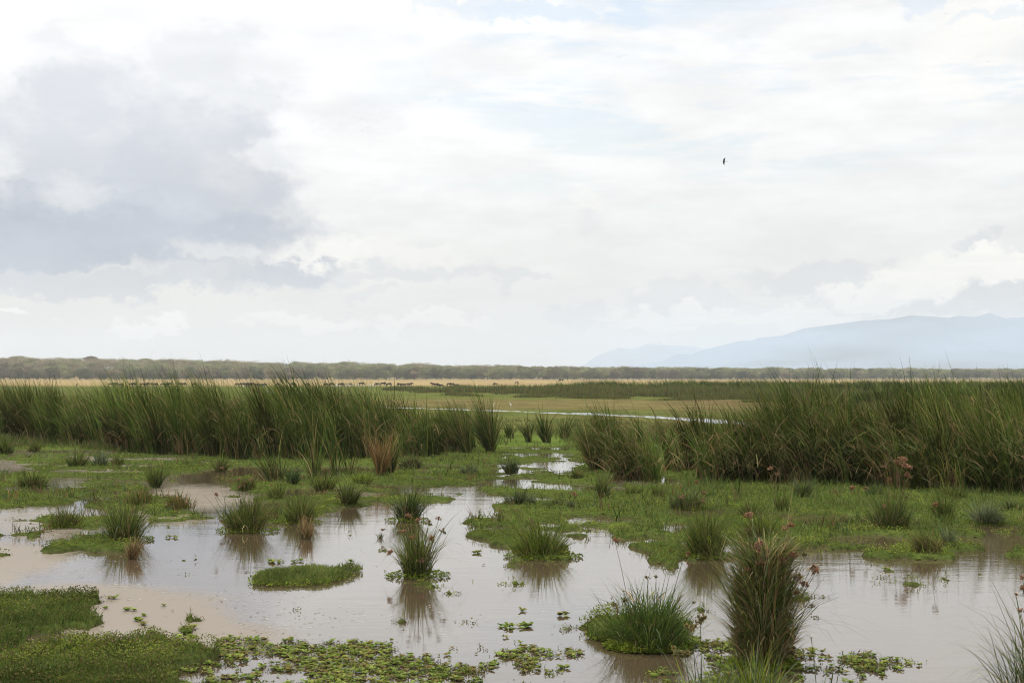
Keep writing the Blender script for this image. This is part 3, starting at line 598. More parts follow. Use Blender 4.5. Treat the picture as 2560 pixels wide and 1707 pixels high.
def tussock(label, x, y, w, h, n=260, pal=G_DARK, dry=.12, bend=1.1, heads=(), wide=.009, name='sedge_tussock', cat='tussock', group='grassy tussocks standing in the marsh', apron=0, fan=.45, dead=STRAW, hs=.1, lean=0, core=.33, droopers=0, mid=0):
    c = gpt(x, y); D = c.y; z = max(float(land(c.x, c.y)), 0); c.z = 0
    R = w*D/F/2; H = h*D/F; t = empty(name, c); tag(t, label, cat, group)
    sc_ = max(1, D/26)
    K_ = 3+int(w > 60)+int(w > 100)*2; sa = rng.uniform(0, 2*PI, K_); srr = R*rng.uniform(.1, .5, K_)*min(1.2, core*2); sub = np.stack([np.cos(sa)*srr, np.sin(sa)*srr], -1); srad = R*rng.uniform(.22, .42, K_)*min(1.2, core*2)
    sw_ = rng.uniform(.4, 1.6, K_); sw_ /= sw_.sum(); sh = rng.uniform(.62 if h < 300 else .85, 1.05, K_); sh[0] = 1.0; sl_ = rng.normal(0, .09, (K_, 2)); tint = rng.uniform(.65, 1.15, K_)
    def mk(n, pal, Hs, bnd, wd, nm, mat, seg=5):
        k = K_; si = rng.choice(k, n, p=sw_); a = rng.uniform(0, 2*PI, n); q = np.sqrt(rng.random(n)); sr = srad[si]
        P = np.stack([sub[si, 0]+q*sr*np.cos(a), sub[si, 1]+q*sr*np.sin(a), np.full(n, z*.6)], -1)
        out = np.clip(np.hypot(P[:, 0], P[:, 1])/(R*.8), 0, 1)
        L = Hs*sh[si]*np.where(rng.random(n) < .07, rng.uniform(1.1, 1.45, n), np.clip(rng.normal(.72, .24, n), .2, 1.1))*(1.1-.3*out**1.5)
        ox = P[:, 0]/R*fan*.75+np.cos(a)*q*.22*(fan+.3)+sl_[si, 0]+rng.normal(0, .11, n); oy = P[:, 1]/R*fan*.75+np.sin(a)*q*.22*(fan+.3)+sl_[si, 1]+rng.normal(0, .07, n)
        az = np.arctan2(oy, ox)+rng.normal(0, .35, n); t0 = np.hypot(ox, oy)
        t1 = t0+bnd*rng.uniform(.0, 1.5, n)**1.4*(.5+.8*out)
        bk = rng.random(n) < .12; t1 = np.where(bk, t1+rng.uniform(.8, 2.0, n), t1)
        if lean: 
            vx = np.cos(az)*t0+lean; vy = np.sin(az)*t0; az = np.arctan2(vy, vx); t1 = t1-t0+np.hypot(vx, vy); t0 = np.hypot(vx, vy)
        cc = pick(pal, n, .25)*tint[si][:, None]
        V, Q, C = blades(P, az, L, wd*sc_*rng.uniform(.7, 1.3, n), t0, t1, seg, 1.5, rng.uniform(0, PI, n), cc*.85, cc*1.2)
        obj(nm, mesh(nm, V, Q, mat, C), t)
    n = int(n*1.45); mk(n, pal, H, bend, wide, 'leaf_blades', LEAF)
    n = int(n*.5)
    if dry: mk(max(6, int(n*dry*2.4)), dead, H*.62, bend*1.5, wide, 'dry_blades', DRY)
    if mid:           # shoots carried part way up the clump
        n2 = mid; a = rng.uniform(0, 2*PI, n2); q = np.sqrt(rng.random(n2))*R*.8; zz = rng.uniform(.02, .80, n2)*H; cc = pick(pal+G_PALE+STRAW+[(.20, .24, .07)], n2, .3)
        V, Q, C = blades(np.stack([q*np.cos(a), q*np.sin(a), zz], -1), a+rng.normal(0, .6, n2), H*rng.uniform(.10, .30, n2), wide*1.5, rng.uniform(.1, .8, n2), rng.uniform(.9, 2.4, n2), 6, 1.2, rng.uniform(0, PI, n2), cc, cc*1.1)
        obj('side_shoots', mesh('side_shoots', V, Q, LEAF, C), t)
    if droopers:      # long arching leaves
        m = droopers; a = rng.uniform(0, 2*PI, m); cc = pick(pal+G_PALE, m)
        V, Q, C = blades(np.stack([np.cos(a)*R*.2, np.sin(a)*R*.2, np.full(m, z)], -1), a, H*rng.uniform(.7, 1.2, m), wide*sc_, .35, rng.uniform(1.6, 2.6, m), 7, 1.1, None, cc, cc)
        obj('arching_blades', mesh('arching_blades', V, Q, LEAF, C), t)
    if apron:         # skirt of fine creeping leaves round the foot
        m = int(apron); a = rng.uniform(0, 2*PI, m); rr = R*(.25+.85*np.sqrt(rng.random(m))); P = np.stack([rr*np.cos(a), rr*np.sin(a)*.9, rng.uniform(.0, .05, m)*np.clip(1.3-rr/R, .1, 1)*2+.004], -1)
        cc = pick(G_LIME, m, .2)*.8; V, Q, C = leaflets(P, rng.uniform(.02, .04, m)*sc_**.5, rng.uniform(0, 6.28, m), rng.uniform(-.2, 1.1, m), cc)
        obj('foot_leaves', mesh('foot_leaves', V, Q, LEAF, C), t)
    for hx, hy, *k in heads:
        kind = k[0] if k else 'r'; s = k[1] if len(k) > 1 else hs
        tip = Vector(((hx-x)/F*D, random.uniform(-.7, .0)*R, HC-(hy-YH)*D/F))
        root = Vector((max(-R*.35, min(R*.35, tip.x*.4)), tip.y*.4, z*.5)); add_stem(t, root, tip, s, kind, sc_)
    return t
TG = 'grassy tussocks standing in the marsh'
tussock('upright sedge with pink seed heads, alone in the middle of the pool', 1045, 1440, 150, 140, 330, G_DARK, .16, 1.0, [(1024, 1290), (1099, 1293), (1080, 1349), (1054, 1401), (1008, 1330), (1072, 1310, 'g'), (1105, 1330, 'g'), (975, 1385), (1050, 1300), (1062, 1262, 'g', .05), (1035, 1345)], .010, apron=900, fan=.42, droopers=30)
tussock('dark short tussock directly behind the sedge in mid pool', 1018, 1302, 105, 88, 420, [(.045, .07, .018), (.06, .09, .022), (.035, .055, .016), (.10, .11, .04)], .10, .9, [], .010, apron=500, fan=.6, droopers=10)
tussock('broad rounded grassy tussock mirrored in the central pool', 1358, 1392, 180, 96, 750, G_DARK+G_LIME[:2], .14, 1.1, [(1330, 1303, 'g', .05), (1400, 1290, 'g', .03)], .009, apron=1400, fan=.75, core=.55, droopers=24)
tussock('large dark tussock at the head of the left pool', 620, 1327, 145, 105, 560, G_DARK, .22, 1.0, [(548, 1235, 'r', .07), (560, 1300, 'r', .06), (600, 1240, 'g', .05)], .009, apron=900, fan=.6, core=.5, droopers=18)
tussock('green tussock right beside the large dark one by the left pool', 742, 1307, 115, 82, 420, G_DARK, .10, .9, [], .009, apron=500, fan=.6, core=.45, droopers=10)
tussock('tall upright tussock with thin bare stems near the left edge pool', 310, 1350, 140, 125, 480, G_DARK+[(.09, .13, .04)], .14, 1.1, [(268, 1240, 'g', .03), (300, 1215, 'g', .03), (352, 1250, 'g', .03), (330, 1222, 'g', .03), (212, 1337, 'r', .05)], .010, apron=900, fan=.55, core=.45, droopers=20)
tussock('sparse tussock with red sprigs on the far left scum', 160, 1318, 110, 72, 260, G_DARK, .2, .9, [(83, 1308, 'r', .05), (195, 1265, 'r', .04), (150, 1262, 'r', .03), (110, 1240, 'g', .03)], .008, apron=700, fan=.65, core=.5)
tussock('small straw-coloured tuft standing in the left pool', 329, 1398, 34, 56, 190, STRAW+[(.20, .19, .08)], 0, .35, [], .009, fan=.22, core=.75, name='dry_tuft', group='dry tufts')
tussock('tawny straw tuft below the green tussock at the pool head', 768, 1347, 36, 68, 220, STRAW+[(.22, .2, .08)], 0, .35, [], .009, fan=.2, core=.75, name='dry_tuft', group='dry tufts')
tussock('dense tussock on the mat just left of the open channel', 862, 1264, 82, 58, 380, G_DARK+G_PALE[:1], .14, .9, [], .010, apron=400, fan=.6, core=.5)
tussock('rounded dark tussock with tall bristles at the far left', 85, 1219, 82, 52, 300, G_DARK, .15, 1.2, [(70, 1180, 'g', .02), (105, 1172, 'g', .02)], .009, apron=250, fan=.8, core=.5)
tussock('narrow upright tuft in the mats behind the tall left tussock', 392, 1217, 46, 56, 160, G_DARK, .1, .5, [(360, 1150, 'r', .02), (410, 1160, 'g', .02)], .010, fan=.4, core=.5)
tussock('bluish wiry tussock at the corner of the channel mouth', 1295, 1264, 88, 52, 420, G_PALE+G_DARK[:2], .25, 1.1, [], .008, apron=300, fan=.9, core=.5)
tussock('slim upright tuft where the tan pond meets the mats', 1502, 1249, 46, 82, 230, G_DARK+G_PALE[:1], .12, .8, [(1490, 1180, 'r', .06)], .010, fan=.35, core=.5)
tussock('leafy tussock with an apron of grass, left of the tall seeded clump', 1768, 1392, 135, 118, 620, G_DARK+G_LIME[1:2], .10, 1.0, [(1718, 1383, 'r', .09), (1775, 1401, 'r', .10), (1730, 1372, 'r', .05), (1757, 1253, 'g', .03), (1800, 1270, 'g', .03)], .009, apron=1800, fan=.6, core=.5, droopers=16)
tussock('lush bright green tussock in the foreground pool', 1620, 1618, 205, 165, 1100, [(.10, .15, .03), (.075, .12, .026), (.13, .18, .04), (.055, .09, .022)], .08, 1.15, [(1537, 1353, 'r', .075), (1613, 1438, 'g', .055), (1635, 1437, 'g', .055), (1560, 1502, 'g', .075), (1730, 1502, 'g', .045), (1555, 1470, 'g', .02), (1712, 1380, 'g', .02)], .0075, apron=3200, fan=.65, core=.6, droopers=40, mid=160)
tussock('very tall clump crowded with rusty seed heads in the right foreground', 1908, 1662, 165, 350, 560, G_DARK+[(.19, .18, .07), (.17, .20, .08), (.24, .19, .10)], .4, .8,
        [(1958, 1320), (1968, 1312), (1900, 1362), (1888, 1368), (1893, 1405), (1905, 1412), (1898, 1460), (1888, 1455), (2027, 1415), (2033, 1428), (2003, 1458), (1970, 1630, 'g', .13), (1918, 1495), (1975, 1385), (1864, 1286), (1872, 1290), (1843, 1570, 'r', .06), (1834, 1585, 'r', .06), (1945, 1395), (1860, 1420), (1850, 1465, 'g'), (2008, 1385, 'g', .05), (1870, 1330, 'g'), (1925, 1430), (2020, 1510, 'g', .05), (1988, 1440), (1840, 1500, 'g', .06), (1935, 1345, 'g', .06), (1910, 1540, 'r', .05), (1985, 1480, 'r')], .008, apron=2600, fan=.10, core=.7, droopers=60, hs=.085, mid=2400)
tussock('tall thin-stemmed clump topped by a big rusty plume, right of centre mats', 2225, 1324, 115, 96, 480, G_DARK+G_PALE[:1], .2, .7, [(2250, 1151, 'r', .17), (2253, 1166, 'r', .16), (2270, 1170, 'r', .12), (2260, 1190, 'r', .14), (2208, 1169, 'r', .13), (2125, 1221, 'r', .13), (2155, 1220, 'r', .12), (2221, 1199, 'r', .1), (2208, 1268, 'r', .1), (2240, 1160, 'r', .14)], .010, apron=700, fan=.35, core=.5, droopers=12)
tussock('leaning straw and green tussock at the edge of the right pool', 2318, 1388, 120, 72, 420, G_DARK+STRAW[:1], .35, 1.0, [(2331, 1262, 'r', .09), (2290, 1290, 'g', .03)], .009, apron=1100, fan=.7, core=.5, lean=-.35)
tussock('green tussock behind the leaning straw one', 2357, 1300, 82, 66, 320, G_DARK, .08, .8, [(2338, 1190, 'g', .02)], .010, apron=300, fan=.5, core=.5)
tussock('pale feathery tussock near the right edge mats', 2455, 1310, 112, 68, 420, G_PALE, .1, 1.2, [], .009, apron=350, fan=.8, core=.5)
tussock('low dark brown-footed tussock behind the tall seeded clump', 1872, 1297, 62, 46, 300, G_DARK, .3, .8, [(1864, 1290, 'r', .07)], .009, fan=.7, core=.5)
tussock('small round tuft just right of the brown-footed one', 1948, 1281, 56, 46, 240, G_DARK, .08, .7, [(1926, 1173, 'r', .13), (1941, 1188, 'r', .11)], .010, fan=.6, core=.5)
tussock('tussock with drooping straw stems and pink heads on the centre-right mat', 1712, 1272, 105, 64, 430, G_DARK+G_PALE[:2], .25, 1.2, [(1702, 1217, 'r', .1), (1702, 1241, 'r', .12), (1738, 1206, 'r', .09), (1757, 1233, 'r', .11), (1753, 1253, 'r', .11)], .009, apron=300, fan=.8, core=.5)
tussock('grey-green grass tuft with shiny curled tips at the right reeds\' foot', 2008, 1247, 85, 55, 380, G_PALE+G_LIME[:1], .06, 1.4, [], .009, fan=.7, core=.5)
tussock('low spiky tuft in front of the tan pond', 1584, 1238, 62, 32, 150, G_DARK+G_LIME[:1], .05, .6, [], .010, fan=.7, core=.6)
tussock('pale little tuft beside the rounded mound at the left reeds\' end', 1172, 1188, 62, 36, 240, G_PALE+G_DARK[:1], .08, 1.0, [], .010, fan=.7, core=.5)
tussock('pale arching tuft between the twin glints of the channel', 1276, 1186, 56, 56, 200, G_PALE+G_DARK[:2], .08, 1.2, [], .010, fan=.5, core=.4)
tussock('single sprig with rusty head on the mat right of the channel mouth', 1430, 1272, 42, 26, 60, G_PALE, .4, .8, [(1435, 1238, 'r', .14)], .009, fan=.7)
tussock('rust-orange dried bulrush clump at the left reeds\' foot', 948, 1192, 50, 108, 170, RUST+STRAW[:1], .1, .5, [], .011, name='dry_reed_clump', cat='reed clump', group='reed clumps', fan=.25, core=.4, lean=-.12)
tussock('green bulrush clump leaning on the rust-orange one', 972, 1186, 40, 118, 150, G_REED, .1, .4, [], .012, name='reed_clump', cat='reed clump', group='reed clumps', fan=.2, core=.5, lean=-.05)
tussock('shaggy brown-green mound beneath the left reeds\' right end', 1026, 1170, 64, 46, 480, [(.09, .10, .035), (.12, .11, .045), (.07, .08, .03)], .2, 2.0, [], .010, fan=1.1, core=.6)
for a in [('dark-footed bulrush fan standing out in front of the left reeds', 680, 1203, 120, 125, 60, -.22, .016), ('straight upright bulrush bunch right of the dark-footed fan', 789, 1198, 60, 205, 42, -.05, .016), ('thin arching bulrush bunch left of the rust-orange clump', 837, 1184, 50, 150, 26, -.08, .014),
          ('lone bulrush shoot nearest the rust-orange clump', 876, 1190, 40, 130, 16, -.02, .012), ('tall dense end clump of the left reeds beside the gap', 1225, 1131, 60, 128, 420, -.16, .014), ('darker slanting clump next to the reeds\' end clump', 1166, 1134, 46, 118, 260, -.2, .014),
          ('leftmost slim clump in the meadow gap', 1326, 1106, 34, 66, 70, -.16, .016), ('fuller middle clump in the meadow gap', 1364, 1108, 46, 74, 120, -.16, .016), ('rightmost loose clump in the meadow gap', 1408, 1098, 40, 66, 70, -.14, .016), ('short wiry clump at the gap\'s left side', 1274, 1096, 40, 44, 60, -.1, .016),
          ('first dark clump of the right reeds beside the gap', 1492, 1176, 66, 150, 230, -.2, .015)]:
    tussock(a[0], a[1], a[2], a[3], a[4], a[5], G_REED, .12, .45, [], a[7]*.8, name='reed_clump', cat='reed clump', group='reed clumps', fan=.22, core=.45, lean=a[6])
tussock('leafy herb in front of the upright bulrush bunch', 732, 1215, 44, 46, 90, [(.06, .09, .03)], .05, .8, [(722, 1165, 'g', .02)], .022, name='marsh_plant', cat='plant', group='marsh herbs', fan=.9, core=.4)
tussock('bushy plant with fading pink flowers left of the dark-footed reeds', 618, 1226, 62, 40, 260, G_DARK, .3, 1.0, [(600, 1200, 'r', .1), (615, 1207, 'r', .1), (628, 1202, 'r', .1), (608, 1215, 'r', .12), (680, 1213, 'r', .1), (672, 1228, 'r', .08), (558, 1170, 'r', .08), (582, 1178, 'r', .08)], .010, name='marsh_plant', cat='plant', group='marsh herbs', fan=.8, core=.5)
for i, a in enumerate([('pale wispy tuft by the left film pool', 252, 1166, 66, 40, G_PALE), ('dull thicket left of the pale wispy tuft', 192, 1168, 62, 52, G_DARK), ('small dark tuft right of the pale wispy one', 297, 1163, 34, 34, G_DARK), ('dark hummock cut by the left edge', 6, 1136, 60, 52, G_DARK), ('dim mound next to the dark hummock', 95, 1128, 56, 36, G_DARK),
                       ('spiky tuft before the left reeds, right of the long film', 551, 1178, 44, 46, G_DARK), ('grass tuft beside the leafy herb', 700, 1250, 60, 50, G_DARK), ('grass fan at the mat edge behind the dense tussock', 810, 1225, 70, 55, G_DARK+G_LIME[:1]), ('low grass left of the rust-orange clump', 905, 1210, 60, 32, G_LIME), 
                       ('low grass clump at the right reeds\' lit foot', 2190, 1240, 70, 34, G_DARK+G_PALE), ('grass clump under the broken straw leaves, far right', 2380, 1250, 70, 46, G_DARK), ('low tuft at the mats\' far right corner', 2530, 1280, 70, 36, G_PALE+G_DARK), ('low bushy tuft right of the slim upright one', 1640, 1245, 60, 30, G_DARK), ('tuft on the mat above the bright tussock\'s long stem', 1380, 1268, 60, 26, G_PALE+G_DARK),
                       ('dim tuft below the first right reeds', 1440, 1200, 44, 34, G_DARK), ('rusty thicket on the mats above the tall left tussock', 350, 1262, 120, 48, G_DARK+RUST[:1]), ('reddish stalks on the mat left of the pool head', 455, 1272, 120, 40, G_DARK+RUST[:2]), ('green shock of grass behind the seeded clump', 1905, 1345, 130, 62, G_DARK+G_LIME[:1]), ('narrow blade bunch right of the leaning straw tussock', 2365, 1372, 40, 56, G_PALE)]):
    tussock(a[0], a[1], a[2], a[3], a[4], int(a[3]*3.2), a[5], .18, .9, [], .010, fan=.7, core=.55)
# foreground plants rooted below the frame
tussock('near sedge with green-brown heads, cut by the lower edge', 1760, 1830, 260, 260, 110, G_PALE+G_LIME[:1], .2, 1.3, [(1745, 1550, 'g', .11), (1691, 1624, 'g', .13), (1706, 1633, 'g', .11), (1800, 1600, 'g', .03), (1722, 1565, 'g', .09)], .010, name='sedge_plant', cat='plant', group='near sedges at the lower edge', fan=.9, core=.4)
tussock('bright grass fan spilling over the lower edge under the seeded clump', 1890, 1775, 280, 150, 760, G_LIME+G_PALE, .25, 1.2, [(1845, 1680, 'g', .05)], .008, name='sedge_plant', cat='plant', group='near sedges at the lower edge', fan=.9, core=.6)
tussock('thin green-tipped sprigs at the lower edge beside the seeded clump', 2060, 1790, 160, 110, 40, G_PALE, .1, .6, [(2078, 1670, 'g', .03), (2068, 1690, 'g', .03), (2022, 1590, 'g', .02), (2096, 1620, 'g', .02)], .007, name='sedge_plant', cat='plant', group='near sedges at the lower edge', fan=.5, core=.5)
tussock('dark arching sedge with maroon heads at the right edge', 2610, 1740, 330, 270, 240, G_DARK+G_PALE, .15, 1.3, [(2526, 1434, 'r', .05), (2540, 1432, 'r', .06), (2530, 1462, 'r', .06), (2522, 1480, 'r', .04), (2545, 1525, 'r', .07), (2552, 1470, 'r', .05), (2600, 1420, 'r', .06)], .007, name='sedge_plant', cat='plant', group='near sedges at the lower edge', fan=.9, core=.45, droopers=40)
tussock('seed sprig reaching from the water left of the mid-pool sedge', 950, 1345, 40, 22, 30, G_PALE, .3, .7, [(956, 1326, 'r', .08)], .006, name='sedge_plant', cat='plant', fan=.9)
# low grass islands in open water
def island(label, x, y, w, hpx, n, hgt, name='grass_island'):
    c = gpt(x, y); R = w*c.y/F/2; Rd = hpx/(F*HC)*c.y**2/2; t = empty(name, c); tag(t, label, 'grass island', 'small grass islands in the pools')
    a = rng.uniform(0, 2*PI, n); r = np.sqrt(rng.random(n)); edge = .75+.4*fbm(np.cos(a)*1.7+x, np.sin(a)*1.7, 3); r = r*edge
    P = np.stack([r*np.cos(a)*R, r*np.sin(a)*Rd, rng.uniform(0, .03, n)], -1); cc = pick([(.10, .145, .03), (.14, .18, .045), (.07, .105, .022), (.18, .17, .06)], n, .25)*(.6+.8*fbm(P[:, 0]*5+y, P[:, 1]*2, 3))[:, None]
    V, Q, C = blades(P, rng.uniform(0, 2*PI, n), hgt*rng.uniform(.3, 1.15, n)*(1.15-.6*r)*(.35+1.3*fbm(P[:, 0]*3+x, P[:, 1]*1.5, 3)), .006, .2, 1.0, 3, 1.4, rng.uniform(0, PI, n), cc*.85, cc*1.2)
    obj('grass_blades', mesh('grass_blades', V, Q, LEAF, C), t)
    m = n//3; a = rng.uniform(0, 2*PI, m); r = np.sqrt(rng.random(m))*(.8+.4*fbm(np.cos(a)*1.7+x, np.sin(a)*1.7, 3)); P = np.stack([r*np.cos(a)*R*1.03, r*np.sin(a)*Rd*1.1, rng.uniform(.003, .04, m)], -1)
    V, Q, C = leaflets(P, rng.uniform(.02, .045, m), rng.uniform(0, 6.28, m), rng.uniform(-.2, 1, m), pick(G_LIME, m, .2)*.85); obj('creeping_leaves', mesh('creeping_leaves', V, Q, LEAF, C), t)
island('low oval island of bright grass in the left half of the pool', 752, 1443, 245, 46, 6500, .13)
island('ragged tail of sprigs joined to the right of the oval grass island', 868, 1428, 80, 18, 500, .17)
island('grassy spit left of the apron tussock near the channel', 1690, 1378, 110, 16, 900, .12)
island('flat grass spit reaching left from the bright foreground tussock', 1510, 1592, 90, 26, 900, .15)

# ------------------------------------------------------------------ animals on the plain
def skin(name, verts, edges, radii, mat, sub=1, rootv=0):
    me = bpy.data.meshes.new(name+'_frame'); me.from_pydata(verts, edges, []); o = bpy.data.objects.new(name+'_frame', me); COL.objects.link(o)
    o.modifiers.new('s', 'SKIN'); 
    for i, r in enumerate(radii):
        v = me.skin_vertices[0].data[i]; v.radius = r if isinstance(r, tuple) else (r, r); v.use_root = (i == rootv)
    sb = o.modifiers.new('u', 'SUBSURF'); sb.levels = sub; sb.render_levels = sub
    dg = bpy.context.evaluated_depsgraph_get(); dg.update(); m2 = bpy.data.meshes.new_from_object(o.evaluated_get(dg)); m2.name = name
    bpy.data.objects.remove(o); m2.materials.clear(); m2.materials.append(mat)
    for p in m2.polygons: p.use_smooth = True
    return m2
def wildebeest_mesh(head_down, mat, stride=.08):
    v = [(-.62, 0, 1.02), (-.3, 0, 1.0), (.1, 0, 1.02), (.45, 0, 1.12), (.62, 0, 1.15)]            # rump .. shoulder
    r = [(.2, .2), (.25, .24), (.27, .27), (.26, .3), (.2, .24)]; e = [(0, 1), (1, 2), (2, 3), (3, 4)]
    if head_down: hd = [(.85, 0, .95), (1.0, 0, .62), (1.08, 0, .36), (1.12, 0, .14)]
    else: hd = [(.82, 0, 1.22), (1.0, 0, 1.26), (1.16, 0, 1.08), (1.26, 0, .9)]
    b = len(v); v += hd; r += [(.13, .18), (.1, .14), (.085, .1), (.075, .07)]; e += [(4, b), (b, b+1), (b+1, b+2), (b+2, b+3)]
    def leg(att, x, y, hind, s):
        nonlocal v, r, e
        b = len(v)
        if hind: pts = [(x+.02, y, .82), (x+.10, y, .62), (x-.10+s, y, .42), (x-.04+s, y, .12), (x+.0+s, y, .02)]
        else: pts = [(x, y, .8), (x+.01, y, .62), (x+.02+s, y, .42), (x+.01+s, y, .12), (x+.04+s, y, .02)]
        v += pts; r += [(.12, .12), (.075, .075), (.045, .045), (.032, .032), (.045, .04)]; e += [(att, b), (b, b+1), (b+1, b+2), (b+2, b+3), (b+3, b+4)]
    leg(0, -.6, .13, True, stride); leg(0, -.6, -.13, True, -stride); leg(3, .46, .12, False, -stride); leg(3, .46, -.12, False, stride)
    b = len(v); v += [(-.82, 0, 1.0), (-.88, 0, .7), (-.87, 0, .42)]; r += [(.03, .03), (.02, .02), (.04, .04)]; e += [(0, b), (b, b+1), (b+1, b+2)]
    return skin('body', v, e, r, mat, 1, 1)
BODY = {(hd, mt): wildebeest_mesh(hd, {0: HIDE, 1: HIDE2}[mt]) for hd in (0, 1) for mt in (0, 1)}
def horns_mesh(hd):
    base = Vector((.86, 0, .86)) if hd else Vector((.98, 0, 1.33))
    parts = []
    for s in (-1, 1):
        p = [base+Vector((0, s*a, z)) for a, z in ((.04, .02), (.2, -.02), (.26, .1), (.16, .24))]
        V, Q = tube(p, [.03, .028, .02, .008], 5); parts.append((V, Q, np.zeros((len(V), 3))))
    V, Q, _ = join(parts); return mesh('horns', V, Q, HORN)
def mane_mesh(hd):
    pts_ = [Vector((.4, 0, 1.4)), Vector((.62, 0, 1.36)), Vector((.86, 0, 1.06 if hd else 1.38)), Vector((.98, 0, .78 if hd else 1.36))]
    V, Q = tube(pts_, [.04, .06, .05, .03], 5); V2, Q2 = tube([p+Vector((0, 0, -(.5 if not hd else .45))) for p in pts_[1:3]], [.07, .04], 5)
    V, Q, _ = join([(V, Q, V*0), (V2, Q2, V2*0)]); return mesh('mane', V, Q, MANE)
HORNS = {h: horns_mesh(h) for h in (0, 1)}; MANES = {h: mane_mesh(h) for h in (0, 1)}
def wildebeest(x, y, label, dark=0, hd=1, face=1, s=1.0, group='wildebeest grazing on the plain', yaw=None):
    p = gpt(x, y, .1); rz = (0 if face > 0 else PI)+random.uniform(-.5, .5) if yaw is None else yaw
    t = empty('wildebeest', p, rz, s*.72); tag(t, label, 'wildebeest', group)
    obj('body', BODY[(hd, dark)], t); obj('horns', HORNS[hd], t); obj('mane', MANES[hd], t)
groups = [('half hidden wildebeest behind the left reed tips, first bunch', [(276, 966.5), (286, 966), (295, 967), (303, 967.5)]),
          ('wildebeest screened by reed tips right of the first bunch', [(328, 966.5), (334, 967)]),
          ('grazing wildebeest of the second bunch over the left reeds', [(357, 966.5), (365, 967), (376, 965.5), (388, 966.5)]),
          ('wildebeest in the row of three behind leaning reed tips', [(407, 967), (416, 967), (425, 967)]),
          ('one of the pair of wildebeest with pale rumps over the left reeds', [(448, 967), (459, 967)]),
          ('brown wildebeest in the back row of the compact herd', [(594, 966.5), (601, 966.2), (608, 966.4), (615, 966.5), (622, 966.2)]),
          ('darker wildebeest in the front row of the compact herd', [(625, 968.5), (634, 968), (643, 968.4), (653, 969), (661, 967.5)]),
          ('one of the pair of wildebeest side by side, first of the open pairs', [(999, 967), (1005, 967.6)]),
          ('one of the touching pair of wildebeest right of the first pair', [(1017, 967), (1024, 967.3)]),
          ('one of the overlapping wildebeest left of two small ones', [(1084, 967), (1090, 966.8)]),
          ('one of the last close pair of wildebeest on the open plain', [(1123, 966.5), (1130, 966.5)])]
for lab, ps in groups:
    for i, (px, py) in enumerate(ps): wildebeest(px, py, lab, dark=int(random.random() < .5) if 'darker' not in lab else 0, hd=1 if random.random() < .75 else 0, face=random.choice((1, 1, -1)), s=random.uniform(.92, 1.08), group='wildebeest grazing on the plain')
for px, py, lab, s, f in [(485, 967, 'lone reddish wildebeest right of the pale-rumped pair', 1, 1), (693, 966.5, 'lone wildebeest right of the compact herd', .95, 1), (732, 967, 'wildebeest grazing left of the tallest reeds', 1.1, 1), (768, 967, 'wildebeest hidden in the left flank of the tallest reeds', 1, 1), (816, 967, 'wildebeest hidden in the right flank of the tallest reeds', 1, -1), (830, 966, 'wildebeest facing left just beyond the tallest reeds', .95, -1),
                       (852, 968.5, 'dark wildebeest before the white bird flock', 1.1, 1), (874, 966, 'small wildebeest among the white birds behind a reed tip', .85, 1), (903, 965.5, 'wildebeest with a reed tip across it amid white birds', 1.1, 1), (944, 966.5, 'wildebeest at the right end of the white bird flock', 1, -1), (957, 966.5, 'large wildebeest grazing just past the white flock', 1.15, 1), (972, 966.5, 'wildebeest grazing alone left of the open pairs', 1, 1),
                       (1096, 968, 'small wildebeest grazing between two others on the plain', .8, 1), (1103, 968, 'smallest wildebeest at the right of the trio', .75, 1), (1141, 968, 'young wildebeest trailing the last pair', .8, 1), (1239, 965, 'wildebeest lying dark at the edge of the brown sedge', .9, -1), (1403, 955.5, 'farthest dark wildebeest alone on the golden plain', 1.6, -1), (1291, 961, 'wildebeest half sunk in the brown sedge', .9, 1)]:
    wildebeest(px, py, lab, 0, 1, f, s)

def bird_body(mat, long=1.0):
    return skin('body', [(-.28, 0, 0), (-.12, 0, .02), (.1, 0, .03), (.24, 0, .06), (.34*long, 0, .10), (.42*long, 0, .11), (.56*long, 0, .10)], [(i, i+1) for i in range(6)], [(.015, .04), (.06, .06), (.08, .08), (.04, .04), (.03, .03), (.035, .035), (.006, .006)], mat, 1, 2)
# standing white birds
def standing_bird_mesh(mat, tall=1.0):
    v = [(-.22, 0, .34), (-.05, 0, .42), (.12, 0, .48), (.18, 0, .58), (.14, 0, .7), (.18, 0, .8), (.24, 0, .82), (.36, 0, .79), (0, .04, .3), (.02, .04, .02), (0, -.04, .3), (.02, -.04, .02)]
    v = [(a*1, b, c*tall) for a, b, c in v]
    e = [(0, 1), (1, 2), (2, 3), (3, 4), (4, 5), (5, 6), (6, 7), (1, 8), (8, 9), (1, 10), (10, 11)]
    return skin('body', v, e, [(.03, .02), (.1, .1), (.09, .1), (.04, .04), (.025, .025), (.03, .03), (.035, .035), (.006, .006), (.02, .02), (.009, .009), (.02, .02), (.009, .009)], mat, 1, 1)
SB = {0: standing_bird_mesh(WHITE), 1: standing_bird_mesh(PINKW)}
t = empty('egret', gpt(1277, 1018, .1), PI*.8, .5); tag(t, 'white egret standing on the tan bank above the stream', 'egret'); obj('body', SB[0], t)
t.location.z = .12
t = empty('egret', gpt(1234, 1016, .1), PI*.2, .35); tag(t, 'smaller pale egret on the bank left of the upright one', 'egret'); obj('body', SB[0], t)
sm = standing_bird_mesh(DARKF, 1.3); t = empty('stork', gpt(192, 969, .1), 0, 1.15); tag(t, 'tall dark stork standing alone at the far left of the plain', 'stork'); obj('body', sm, t)
fl = [835, 838, 841, 845, 848, 857, 860, 863, 866, 869, 872, 877, 881, 885, 889, 892, 896, 899, 908, 912, 917, 921, 925, 929, 932, 935, 938, 940, 947, 950, 962, 981]
